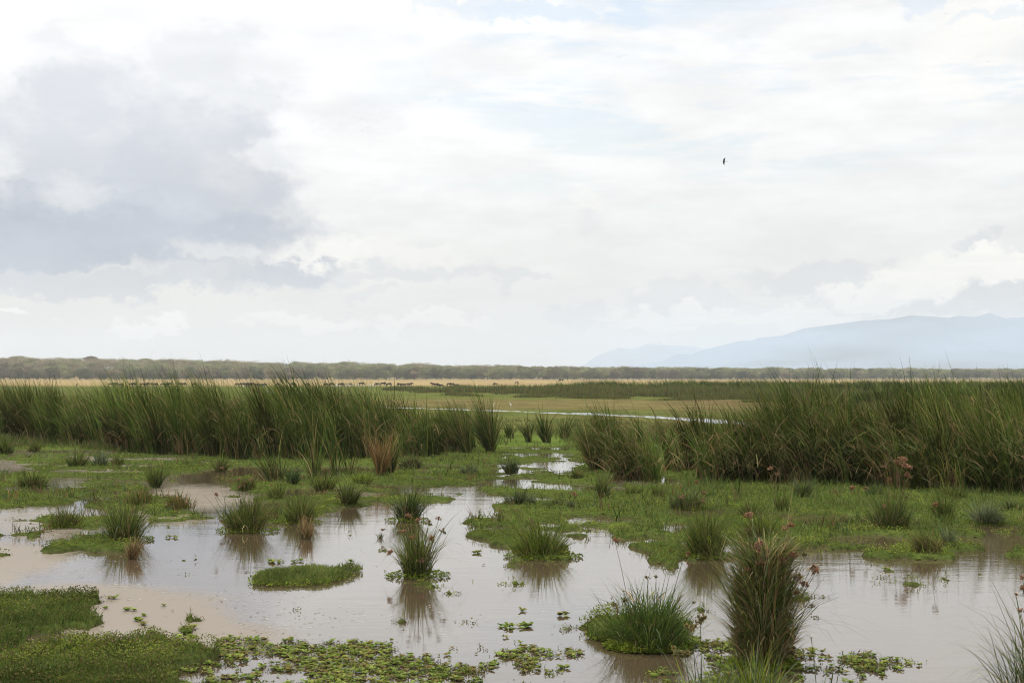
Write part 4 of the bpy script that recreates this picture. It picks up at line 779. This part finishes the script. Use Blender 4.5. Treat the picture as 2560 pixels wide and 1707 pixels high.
for i, px in enumerate(fl):
    t = empty('white_bird', gpt(px, 967+random.uniform(-1, 2), .1), random.uniform(0, 6), random.uniform(.7, 1.1)); tag(t, 'pale bird in the flock standing around the wildebeest feet beyond the reeds', 'bird', 'pale birds flocking on the plain'); obj('body', SB[i % 2], t)
for px, py in [(609, 969.5), (656, 970.5), (1192, 965.5)]:
    t = empty('white_bird', gpt(px, py, .1), 1, .8); tag(t, {609: 'white speck of a bird before the compact herd\'s left half', 656: 'white bird before the compact herd\'s right half', 1192: 'single white bird on bare ground right of all the herds'}[px], 'bird'); obj('body', SB[0], t)
# birds in flight
def wing_mesh(side, span, mat, up, sweep=.1):
    v = [(.10, side*.05, .04), (-.12, side*.05, .03), (.14, side*span*.35, .04+up*span*.35), (-.10, side*span*.38, .03+up*span*.36), (.06+sweep*0, side*span*.7, .03+up*span*.55), (-.12, side*span*.68, .03+up*span*.52), (-.12-sweep, side*span, .02+up*span*.62)]
    V = np.array(v); V2 = V.copy(); V2[:, 2] -= .012; f = [(0, 2, 3, 1), (2, 4, 5, 3)]; 
    n = len(V); Vf = np.concatenate([V, V2]); q = np.array([f[0], f[1], tuple(a+n for a in f[0][::-1]), tuple(a+n for a in f[1][::-1]), (0, n, n+2, 2), (2, n+2, n+4, 4), (1, 3, n+3, n+1), (3, 5, n+5, n+3)]); tr = np.array([(4, 6, 5), (n+4, n+5, n+6), (4, n+4, n+6), (4, n+6, 6), (5, 6, n+6), (5, n+6, n+5)])
    return mesh('wing', Vf, [q, tr], mat)
def flying(x, y, D, s, rot, label, mat=DARKF, ups=(.5, .5), span=.95, chord=1.0, name='flying_bird', group=None, legs=False, body=None):
    p = Vector(((x-XC)/F*D, D, HC+(YH-y)/F*D)); t = empty(name, p, 0, s); t.rotation_euler = rot; tag(t, label, 'bird', group)
    obj('body', body, t)
    for sd in (0, 1):
        w_ = obj('wing', wing_mesh((1, -1)[sd], span, mat, ups[sd]), t); w_.scale.x = chord
    if legs:
        V, Q = tube([Vector((-.25, 0, 0)), Vector((-.6, 0, -.01)), Vector((-.72, 0, 0))], [.03, .026, .035], 5); obj('legs', mesh('legs', V, Q, GREYF), t)
    return t
BB = bird_body(DARKF); BG = bird_body(GREYF)
flying(1810, 404, 130, .42, (1.05, .0, PI+.05), 'dark long-legged bird in flight, the largest in the open sky', DARKF, (.1, .15), .78, 1.35, name='stork', legs=True, body=bird_body(DARKF, 1.2))
for x_, y_, s, lab in [(2003, 746, .2, 'small gull-like bird gliding above the mountain shoulder'), (2059, 839, .2, 'small bird gliding in front of the big mountain'), (1648, 858, .2, 'tiny bird gliding over the farther pale peak'), (2367, 36, .2, 'faint bird at the upper right among thin cloud'), (2470, 155, .16, 'faint dark speck of a bird near the right edge of the sky'),
                       (698, 244, .2, 'speck of a bird under the dark cloud\'s bright rim'), (777, 232, .15, 'faint bird right of the bright rim bird'), (816, 291, .16, 'lone dark speck left of the wheeling flock'), (851, 313, .14, 'pale speck below left of the wheeling flock'), (1101, 253, .15, 'lone faint bird in white sky right of the wheeling flock')]:
    flying(x_, y_, 140, s, (.2, .1, random.choice((1.3, 1.7))), lab, GREYF, (.15, .35), group='scattered birds in the sky', body=BG)
for k, (x_, y_) in enumerate([(1559, 138), (1563, 136), (1562, 141), (1560, 142), (1552, 143), (1548, 142), (1546, 145), (1543, 146), (1544, 141), (1536, 153), (1567, 137)]):
    flying(x_, y_, 300, .2, (.2, .1, 1.5), 'tiny bird of the tight flock high in the blue-white sky', GREYF, (.2, .35), group='tight flock high in the sky', body=BG)
for k, (x_, y_) in enumerate([(900, 298), (906, 299), (915, 297), (917, 304), (941, 286), (951, 285), (918, 320), (947, 322), (906, 327), (924, 331), (889, 294), (925, 288), (938, 270)]):
    flying(x_, y_, 260, .22, (.2, .1, 1.5), 'tiny bird of the loose wheeling flock beside the dark cloud', GREYF, (.2, .35), group='loose wheeling flock', body=BG)

# ------------------------------------------------------------------ acacia belt
def acacia(seed, H, W, pal, umbrella=.0):
    r_ = np.random.default_rng(seed); k = r_.integers(8, 12); n = 1500
    lobes = []
    for i in range(k):
        a = r_.uniform(0, 2*PI); rr = W*.5*r_.uniform(.1, .72); zc = H*(r_.uniform(.66, .88) if umbrella else (r_.uniform(.2, .5) if i < 4 else r_.uniform(.5, .8))); lobes.append((rr*math.cos(a), rr*math.sin(a), zc, W*r_.uniform(.2, .34), H*(r_.uniform(.08, .13) if umbrella else r_.uniform(.13, .24))))
    L = np.array(lobes); w = L[:, 3]**2; idx = r_.choice(k, n, p=w/w.sum()); d = r_.normal(0, 1, (n, 3)); d /= np.linalg.norm(d, axis=1)[:, None]; d *= (r_.random((n, 1))**.35)
    P = L[idx, :3]+d*np.stack([L[idx, 3], L[idx, 3], L[idx, 4]], -1); P[:, 2] = np.maximum(P[:, 2], H*.12)
    a = r_.uniform(0, 2*PI, n); e = r_.normal(0, .5, n); s = r_.uniform(.5, 1.0, n)[:, None]*W/9
    u = np.stack([np.cos(a)*np.cos(e), np.sin(a)*np.cos(e), np.sin(e)], -1)*s; v = np.cross(u, r_.normal(0, 1, (n, 3))); v = v/np.linalg.norm(v, axis=1)[:, None]*s*.45
    V = np.stack([P-u*.5, P-v*.5, P+u*.5, P+v*.5], 1).reshape(-1, 3); c = np.array(pal)[r_.integers(0, len(pal), n)]*(1+r_.normal(0, .15, (n, 1)))
    lt = np.interp(L[idx, 2], [H*.4, H*.85], [.8, 1.15])[:, None]; lob = (1+r_.normal(0, .16, k))[idx][:, None]
    crown = (V, np.arange(n*4).reshape(n, 4), np.repeat(c*lob, 4, 0))
    parts = []
    for i in range(min(k, 6)):
        tx, ty, tz = lobes[i][:3]; q = Vector((0, 0, 0)); p = [q, Vector((tx*.08, ty*.08, H*.2)), Vector((tx*.45, ty*.45, tz*.7)), Vector((tx, ty, tz))]
        Vt, Qt = tube(p, [.22, .18, .1, .04], 5); parts.append((Vt, Qt, np.tile((.14, .11, .085), (len(Vt), 1))))
    return crown, join(parts)
P_GREEN = [(.19, .20, .085), (.16, .18, .08), (.22, .22, .095), (.24, .225, .105)]; P_BROWN = [(.25, .19, .115), (.22, .175, .105), (.27, .22, .135), (.19, .18, .10)]; P_DK = [(.11, .13, .065), (.14, .15, .075)]
def tree_mesh(seed, H, W, pal):
    (V, Q, C), (V2, Q2, C2) = acacia(seed, H, W, pal); mi = np.concatenate([np.zeros(len(Q)), np.ones(len(Q2))]); Va, Qa, Ca = join([(V, Q, C), (V2, Q2, C2)]); return mesh('acacia_tree', Va, Qa, [CROWN, BARK], Ca, midx=mi)
TG_ = [tree_mesh(10+i, 9.5, random.uniform(10, 13), P_GREEN) for i in range(5)]; TB_ = [tree_mesh(30+i, 9.5, random.uniform(10, 13), P_BROWN) for i in range(4)]; TD_ = [tree_mesh(50+i, 8, 9.5, P_DK) for i in range(2)]
def hgt(xp): return np.interp(xp, [0, 1400, 2560], [1.08, 1.02, 1.25])
cnt = 0
def place_tree(me, xp, D, s, label, group):
    X = (xp-XC)/F*D; z = float(land(X, D)); o = obj('acacia_tree', me); o.location = (X, D, z-.1); o.rotation_euler = (0, 0, random.uniform(0, 6.28)); o.scale = (s*random.uniform(.95, 1.2), s*random.uniform(.95, 1.2), s*random.uniform(.88, 1.1)); tag(o, label, 'tree', group); return o
# first rows as single trees, 290 of them
rows = [(0, 27.5, 106), (28, 26, 100), (62, 30, 90)]
for ri, (off, sp, cn) in enumerate(rows):
    for i in range(cn):
        xp = -120+(i+random.uniform(-.35, .35)+.5*(ri % 2))*2800/cn
        D = float(edge_dist(xp))+off+random.uniform(-10, 14)
        brown = random.random() < np.interp(xp, [0, 500, 900, 2600], [.75, .5, .2, .12])
        me = random.choice(TB_ if brown else TG_) if random.random() > .12 else random.choice(TD_)
        s = float(hgt(xp))*random.uniform(.86, 1.1)*(.92 if ri == 0 else 1)
        place_tree(me, xp, D, s, ['grey-green acacia in the front rank of the wood beyond the plain', 'acacia crown showing over the front rank of the wood', 'acacia crown in the third rank of the wood'][ri], ['front rank of the wood', 'second rank of the wood', 'third rank of the wood'][ri])
# deeper wood as one mass, from smaller crowns
parts = []; srcs = [acacia(70+i, 9.5, 12, p)[0] for i, p in enumerate([P_GREEN, P_BROWN, P_GREEN])]
for k in range(1000):
    xp = random.uniform(-150, 2750); D = float(edge_dist(xp))+random.uniform(70, 330); X = (xp-XC)/F*D; z = float(land(X, D)); s = float(hgt(xp))*random.uniform(.8, 1.1)
    brown = random.random() < np.interp(xp, [0, 700], [.6, .2]); V, Q, C = srcs[1 if brown else random.choice((0, 2))]
    sel = rng.random(len(Q)) < .45; Qs = Q[sel]; ids = Qs.ravel(); Vn = V[ids]*(s*1.15, s*1.15, s*random.uniform(.9, 1.1)); ca, sa = math.cos(k), math.sin(k)
    Vn = np.stack([Vn[:, 0]*ca-Vn[:, 1]*sa+X, Vn[:, 0]*sa+Vn[:, 1]*ca+D, Vn[:, 2]+z], -1); parts.append((Vn, np.arange(len(Vn)).reshape(-1, 4), C[ids]*random.uniform(.85, 1.15)))
V, Q, C = join(parts); tag(obj('woodland', mesh('woodland', V, Q, CROWN, C)), 'hazy acacia woodland filling the rise behind the front ranks', 'woodland', kind='stuff')
# trees that stand out of the skyline
for i, (xp, off, s, um, lab) in enumerate([(42, 330, 1.15, 1, 'flat-topped acacia rising above the wood at the far left'), (75, 330, 1.0, 1, 'flat-topped acacia just right of the tallest left one'), (190, 330, 1.2, 0, 'bare feathery acacia standing over the left wood'), (228, 330, 1.25, 1, 'umbrella-shaped acacia beside the feathery one'), (362, 330, 1.12, 1, 'broad acacia top nudging over the left skyline'), (742, 300, 1.1, 0, 'round feathery tree over the skyline above the compact herd'),
                               (1245, 260, 1.15, 0, 'small twin-topped tree above the wood left of the mountains'), (1836, 260, 1.3, 1, 'taller acacia under the big mountain\'s shoulder'), (2206, 240, 1.3, 1, 'acacia top poking up below the mountain\'s right half'), (2320, 240, 1.25, 1, 'second acacia top right under the mountain crest'), (2515, 200, 1.35, 1, 'bulky acacia near the right edge of the wood')]):
    D = float(edge_dist(xp))+off; X = (xp-XC)/F*D; t = empty('acacia_tree', (X, D, float(land(X, D))-1), random.uniform(0, 6), s*float(hgt(xp))*(1 if xp < 1500 else .76)); tag(t, lab, 'tree', 'trees breaking the skyline')
    (V, Q, C), (V2, Q2, C2) = acacia(200+i, 10.5, 12 if um else 9, P_GREEN if i > 3 else P_BROWN, um); obj('crown', mesh('crown', V, Q, CROWN, C), t); obj('trunk', mesh('trunk', V2, Q2, BARK, C2), t)

# ------------------------------------------------------------------ mountains
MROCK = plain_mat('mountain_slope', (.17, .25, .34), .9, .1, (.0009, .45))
def ridge(prof, D, depth, name, seed):
    xs = np.array([p[0] for p in prof], float); ys = np.array([p[1] for p in prof], float)
    gx = np.linspace(xs[0], xs[-1], 420); top = np.maximum((YH-np.interp(gx, xs, ys))/F*D, 0)
    gy = np.linspace(-1, 1, 41); Xg, T = np.meshgrid(gx, gy, indexing='ij')
    Xw = (Xg-XC)/F*D; Yw = D+T*depth
    rn = fbm(Xw*.0022+seed, Yw*.0016+seed, 5); prof_ = np.clip(1-np.abs(T), 0, 1)
    Z = (top[:, None]+HC)*(prof_**.9)*(1-.75*(1-prof_)*np.clip((rn-.35)*2, 0, 1))
    Z += np.where(prof_ < .999, (fbm(Xw*.008+seed, Yw*.008, 4)-.5)*18*prof_*(1-prof_)*2, 0)
    na = len(gy); i, j = np.meshgrid(np.arange(len(gx)-1), np.arange(na-1), indexing='ij'); a = (i*na+j).ravel()
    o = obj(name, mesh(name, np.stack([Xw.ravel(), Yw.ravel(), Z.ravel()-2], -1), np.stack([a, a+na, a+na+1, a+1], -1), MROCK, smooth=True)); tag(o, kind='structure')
zx = [310, 450, 530, 600, 700, 860, 920, 960, 1080, 1200, 1330, 1500, 1650, 1750, 1850, 1960, 2000, 2100, 2170, 2250, 2350]
zy = [322, 298, 260, 262, 230, 192, 190, 175, 165, 125, 108, 85, 77, 58, 62, 70, 60, 65, 45, 72, 65]
near = [(1440, YH)]+[(1440+a/2.1, 760+b/2.1) for a, b in zip(zx, zy)]+[(2700, 800), (2900, 815), (3200, 850), (3600, 930), (3700, YH)]
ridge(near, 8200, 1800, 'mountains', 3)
zx = [30, 120, 230, 300, 380, 480, 600, 700, 850, 1000]; zy = [325, 265, 228, 235, 208, 215, 220, 235, 270, 290]
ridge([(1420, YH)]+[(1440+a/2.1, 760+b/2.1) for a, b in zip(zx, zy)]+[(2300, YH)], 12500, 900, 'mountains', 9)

# ------------------------------------------------------------------ haze
def box(name, lo_, hi_, mat):
    v = [(x_, y_, z_) for x_ in (lo_[0], hi_[0]) for y_ in (lo_[1], hi_[1]) for z_ in (lo_[2], hi_[2])]
    f = [(0, 1, 3, 2), (4, 6, 7, 5), (0, 4, 5, 1), (2, 3, 7, 6), (0, 2, 6, 4), (1, 5, 7, 3)]
    return obj(name, mesh(name, np.array(v, float), np.array(f), mat))
m, nt, out = newmat('thin_haze'); pv = nt.nodes.new('ShaderNodeVolumePrincipled'); pv.inputs['Color'].default_value = (.82, .885, .97, 1); pv.inputs['Density'].default_value = 1.3e-4; pv.inputs['Anisotropy'].default_value = .3
nt.links.new(pv.outputs[0], out.inputs['Volume'])
hz = box('haze', (-16000, -16000, -3), (16000, 16000, 375), m); tag(hz, kind='stuff')

# ------------------------------------------------------------------ sky and sun
SUN_EL, SUN_AZ = math.radians(62), math.radians(-35)     # azimuth from +y (view direction), negative = left
W = bpy.data.worlds.new('World'); sc.world = W; W.use_nodes = True; nt = W.node_tree; nt.nodes.clear(); N = nt.nodes; L = nt.links
def _in(s, v):
    if isinstance(v, (int, float)): s.default_value = v
    elif isinstance(v, (tuple, list)): s.default_value = v
    else: L.new(v, s)
def M(op, a, b=None, c=None, clamp=False):
    n = N.new('ShaderNodeMath'); n.operation = op; n.use_clamp = clamp; _in(n.inputs[0], a)
    if b is not None: _in(n.inputs[1], b)
    if c is not None: _in(n.inputs[2], c)
    return n.outputs[0]
def MRa(v, a, b, c=0, d=1, smooth=True):
    n = N.new('ShaderNodeMapRange'); n.interpolation_type = 'SMOOTHSTEP' if smooth else 'LINEAR'; _in(n.inputs['Value'], v)
    for k, x_ in zip(('From Min', 'From Max', 'To Min', 'To Max'), (a, b, c, d)): n.inputs[k].default_value = x_
    return n.outputs[0]
def VM(op, a, b=None):
    n = N.new('ShaderNodeVectorMath'); n.operation = op; _in(n.inputs[0], a)
    if b is not None: _in(n.inputs[1], b)
    return n.outputs['Value'] if op == 'LENGTH' else n.outputs[0]
def NO(v, scale, detail=5, rough=.55, col=False, dist_=0):
    n = N.new('ShaderNodeTexNoise'); n.inputs['Scale'].default_value = scale; n.inputs['Detail'].default_value = detail; n.inputs['Roughness'].default_value = rough; n.inputs['Distortion'].default_value = dist_; _in(n.inputs['Vector'], v)
    return n.outputs['Color'] if col else n.outputs['Fac']
def MIX(f, a, b):
    n = N.new('ShaderNodeMix'); n.data_type = 'RGBA'; _in(n.inputs['Factor'], f); _in(n.inputs['A'], a); _in(n.inputs['B'], b); return n.outputs['Result']
def COMB(x_, y_, z_=0.0):
    n = N.new('ShaderNodeCombineXYZ'); _in(n.inputs[0], x_); _in(n.inputs[1], y_); _in(n.inputs[2], z_); return n.outputs[0]
tc = N.new('ShaderNodeTexCoord'); sp = N.new('ShaderNodeSeparateXYZ'); L.new(tc.outputs['Generated'], sp.inputs[0]); dx, dy, dz = sp.outputs
az = M('ARCTAN2', dx, dy); el = M('ARCSINE', dz)
px = M('MULTIPLY', az, 4.0); py = M('MULTIPLY', el, 4.0)        # thousands of "pixels": azimuth right of centre, elevation above horizon
P0 = COMB(px, py)
w1 = NO(VM('MULTIPLY', P0, (1.0, 1.5, 1)), 3.0, 6, .62, True); w2 = VM('SUBTRACT', w1, (.5, .5, .5)); Pw = VM('ADD', P0, VM('MULTIPLY', w2, (.34, .22, 0)))
w3 = VM('SUBTRACT', NO(VM('MULTIPLY', P0, (1.0, 1.3, 1)), 11.0, 5, .6, True), (.5, .5, .5)); Pw = VM('ADD', Pw, VM('MULTIPLY', w3, (.14, .10, 0)))
w4 = VM('SUBTRACT', NO(VM('MULTIPLY', P0, (1.0, 1.2, 1)), 26.0, 4, .6, True), (.5, .5, .5)); Pw2 = VM('ADD', Pw, VM('MULTIPLY', w4, (.06, .045, 0)))
def E(x_, y_, rx, ry, s=1.0, a=.6, b=1.08, P=None):
    v = VM('MULTIPLY', VM('SUBTRACT', P or Pw2, ((x_-1280)/1000, (941-y_)/1000, 0)), (1000/rx, 1000/ry, 0)); l = VM('LENGTH', v); return MRa(l, b, a, 0, s)
def UNI(l):
    o = l[0]
    for k in l[1:]: o = M('MAXIMUM', o, k)
    return o
nf = NO(VM('MULTIPLY', P0, (1, 1.7, 1)), 2.6, 7, .6)
dark = UNI([E(260, 380, 420, 230, .72), E(130, 560, 620, 130, .95), E(480, 440, 300, 260, .8), E(480, 600, 330, 110, .85), E(80, 640, 560, 60, 1.0, .5, 1.05), E(560, 200, 260, 130, .42), E(880, 290, 170, 60, .2, .2, 1.3), E(640, 560, 170, 130, .5), E(150, 705, 800, 42, .5, .5, 1.05), E(700, 690, 150, 34, .55, .5, 1.05), E(150, 200, 170, 100, .35)])
hole = UNI([E(205, 495, 130, 62, .5, .1, 1.2), E(20, 440, 70, 100, .5, .1, 1.2), E(740, 400, 170, 70, .5), E(560, 640, 130, 34, .6), E(30, 190, 90, 120, .6), E(700, 160, 130, 50, .4)])
dark = M('MULTIPLY', dark, M('SUBTRACT', 1.0, hole), clamp=True)
dark = M('MULTIPLY', dark, MRa(nf, .34, .56, .68, 1.15))
band = UNI([E(120, 590, 640, 72, 1.0, .3, 1.15), E(520, 600, 330, 56, .8, .25, 1.2), E(60, 640, 560, 44, 1.0, .5, 1.0), E(690, 690, 170, 30, .7, .5, 1.05), E(120, 710, 780, 34, .45, .5, 1.0)])
dark = M('MAXIMUM', dark, M('MULTIPLY', band, MRa(NO(VM('MULTIPLY', P0, (1, 3, 1)), 5.0, 5, .6), .35, .6, .75, 1.05)), clamp=True)
# thin grey undersides of low cumulus
lowg = UNI([E(1000, 690, 260, 30, .35), E(1300, 705, 120, 20, .3), E(1455, 525, 60, 38, .2, .1, 1.3), E(2425, 632, 60, 26, .35), E(2020, 700, 220, 40, .38), E(2400, 760, 380, 42, .55, .5, 1.05), E(1440, 780, 80, 26, .3), E(1700, 750, 160, 34, .25), E(930, 745, 60, 16, .25)])
warm = UNI([E(1440, 490, 70, 34, .4), E(2440, 690, 260, 46, .9), E(2160, 745, 130, 36, .7), E(2300, 720, 150, 40, .8), E(2020, 780, 120, 22, .5), E(760, 640, 160, 40, .6), E(1000, 650, 200, 40, .4), E(1760, 800, 300, 30, .5), E(2400, 170, 160, 120, .4), E(60, 800, 130, 14, .8), E(380, 795, 120, 22, .8), E(770, 800, 200, 24, .6), E(1080, 800, 140, 22, .5), E(600, 395, 80, 60, .3)])
# thin broken cloud sheet with blue showing through, from a flat layer so that it foreshortens
q_ = M('ADD', M('MAXIMUM', dz, 0.0), .06); lay = COMB(M('DIVIDE', dx, q_), M('DIVIDE', dy, q_))
ln = NO(lay, 1.7, 8, .62, dist_=.3); lb = NO(lay, .55, 4, .5)
blue = M('MULTIPLY', MRa(ln, .47, .6), MRa(lb, .36, .55)); 
blue = M('MULTIPLY', blue, MRa(el, .07, .2, .25, 1.0)); blue = M('MULTIPLY', blue, MRa(px, -.55, .1, .12, 1))
blue = UNI([blue, E(1330, 65, 190, 34, .75), E(1180, 50, 160, 22, .5), E(1530, 30, 170, 26, .55), E(2300, 40, 120, 36, .5), E(2080, 130, 120, 24, .35), E(1740, 390, 160, 20, .25), E(1300, 500, 200, 14, .2), E(980, 480, 200, 12, .2), E(2480, 105, 160, 16, .35)])
blue = M('MULTIPLY', blue, M('SUBTRACT', 1.0, dark), clamp=True)
soft = NO(VM('MULTIPLY', P0, (1, 3.2, 1)), 3.4, 7, .6)
base = MIX(MRa(py, 0.0, .62), (.70, .66, .58, 1), (1.06, 1.06, 1.055, 1))        # dusty at the horizon, white above
base = MIX(MRa(px, -1.28, .9, .0, .7), base, MIX(MRa(py, 0, .75), (.82, .82, .80, 1), (.94, .94, .935, 1)))
n = N.new('ShaderNodeVectorMath'); n.operation = 'SCALE'; L.new(base, n.inputs[0]); L.new(MRa(soft, .3, .7, .93, 1.06), n.inputs['Scale']); base = n.outputs[0]
c = MIX(lowg, base, (.45, .49, .56, 1))
c = MIX(warm, c, (1.08, 1.04, .96, 1)); 
dcol = MIX(MRa(nf, .35, .65), (.27, .31, .41, 1), (.50, .54, .63, 1)); dcol = MIX(MRa(py, .75, .35), (.68, .71, .78, 1), dcol)
c = MIX(dark, c, dcol)
c = MIX(M('MULTIPLY', band, .5), c, (.25, .31, .44, 1))
# overcast brightens towards the zenith
zen = MRa(el, .25, 1.1, 1.0, 1.9)
bgc = N.new('ShaderNodeBackground'); L.new(c, bgc.inputs['Color']); L.new(zen, bgc.inputs['Strength'])
sky = N.new('ShaderNodeTexSky'); sky.sky_type = 'NISHITA'; sky.sun_disc = False; sky.sun_elevation = SUN_EL; sky.sun_rotation = SUN_AZ; sky.air_density = 1.2; sky.dust_density = 2.0
bgs = N.new('ShaderNodeBackground'); L.new(sky.outputs[0], bgs.inputs['Color']); bgs.inputs['Strength'].default_value = .15
mx = N.new('ShaderNodeMixShader'); L.new(M('SUBTRACT', 1.0, M('MULTIPLY', blue, .7)), mx.inputs[0]); L.new(bgs.outputs[0], mx.inputs[1]); L.new(bgc.outputs[0], mx.inputs[2])
wo = N.new('ShaderNodeOutputWorld'); L.new(mx.outputs[0], wo.inputs['Surface'])
W.cycles.sampling_method = 'MANUAL'; W.cycles.sample_map_resolution = 512

sl = bpy.data.lights.new('sun', 'SUN'); sl.energy = 2.4; sl.angle = math.radians(10); sl.color = (1, .965, .91)
so = bpy.data.objects.new('sun', sl); COL.objects.link(so)
d = Vector((math.sin(SUN_AZ)*math.cos(SUN_EL), math.cos(SUN_AZ)*math.cos(SUN_EL), math.sin(SUN_EL)))
so.rotation_euler = (-d).to_track_quat('-Z', 'Y').to_euler(); so.location = (0, 0, 50)

# ------------------------------------------------------------------ camera
cam = bpy.data.cameras.new('camera'); co = bpy.data.objects.new('camera', cam); COL.objects.link(co); sc.camera = co
co.location = (0, 0, HC); co.rotation_euler = (PI/2, 0, 0)
cam.sensor_width = 36; cam.lens = F/2560*36; cam.shift_y = (YH-853.5)/2560; cam.clip_start = .1; cam.clip_end = 40000
sc.cycles.pixel_filter_type = 'BLACKMAN_HARRIS'; sc.cycles.filter_width = 1.0
sc.view_settings.view_transform = 'Standard'; sc.view_settings.look = 'None'; sc.view_settings.exposure = 0.0; sc.view_settings.gamma = 1
cy = sc.cycles; cy.max_bounces = 6; cy.diffuse_bounces = 3; cy.glossy_bounces = 3; cy.transmission_bounces = 3; cy.volume_bounces = 1; cy.use_denoising = True
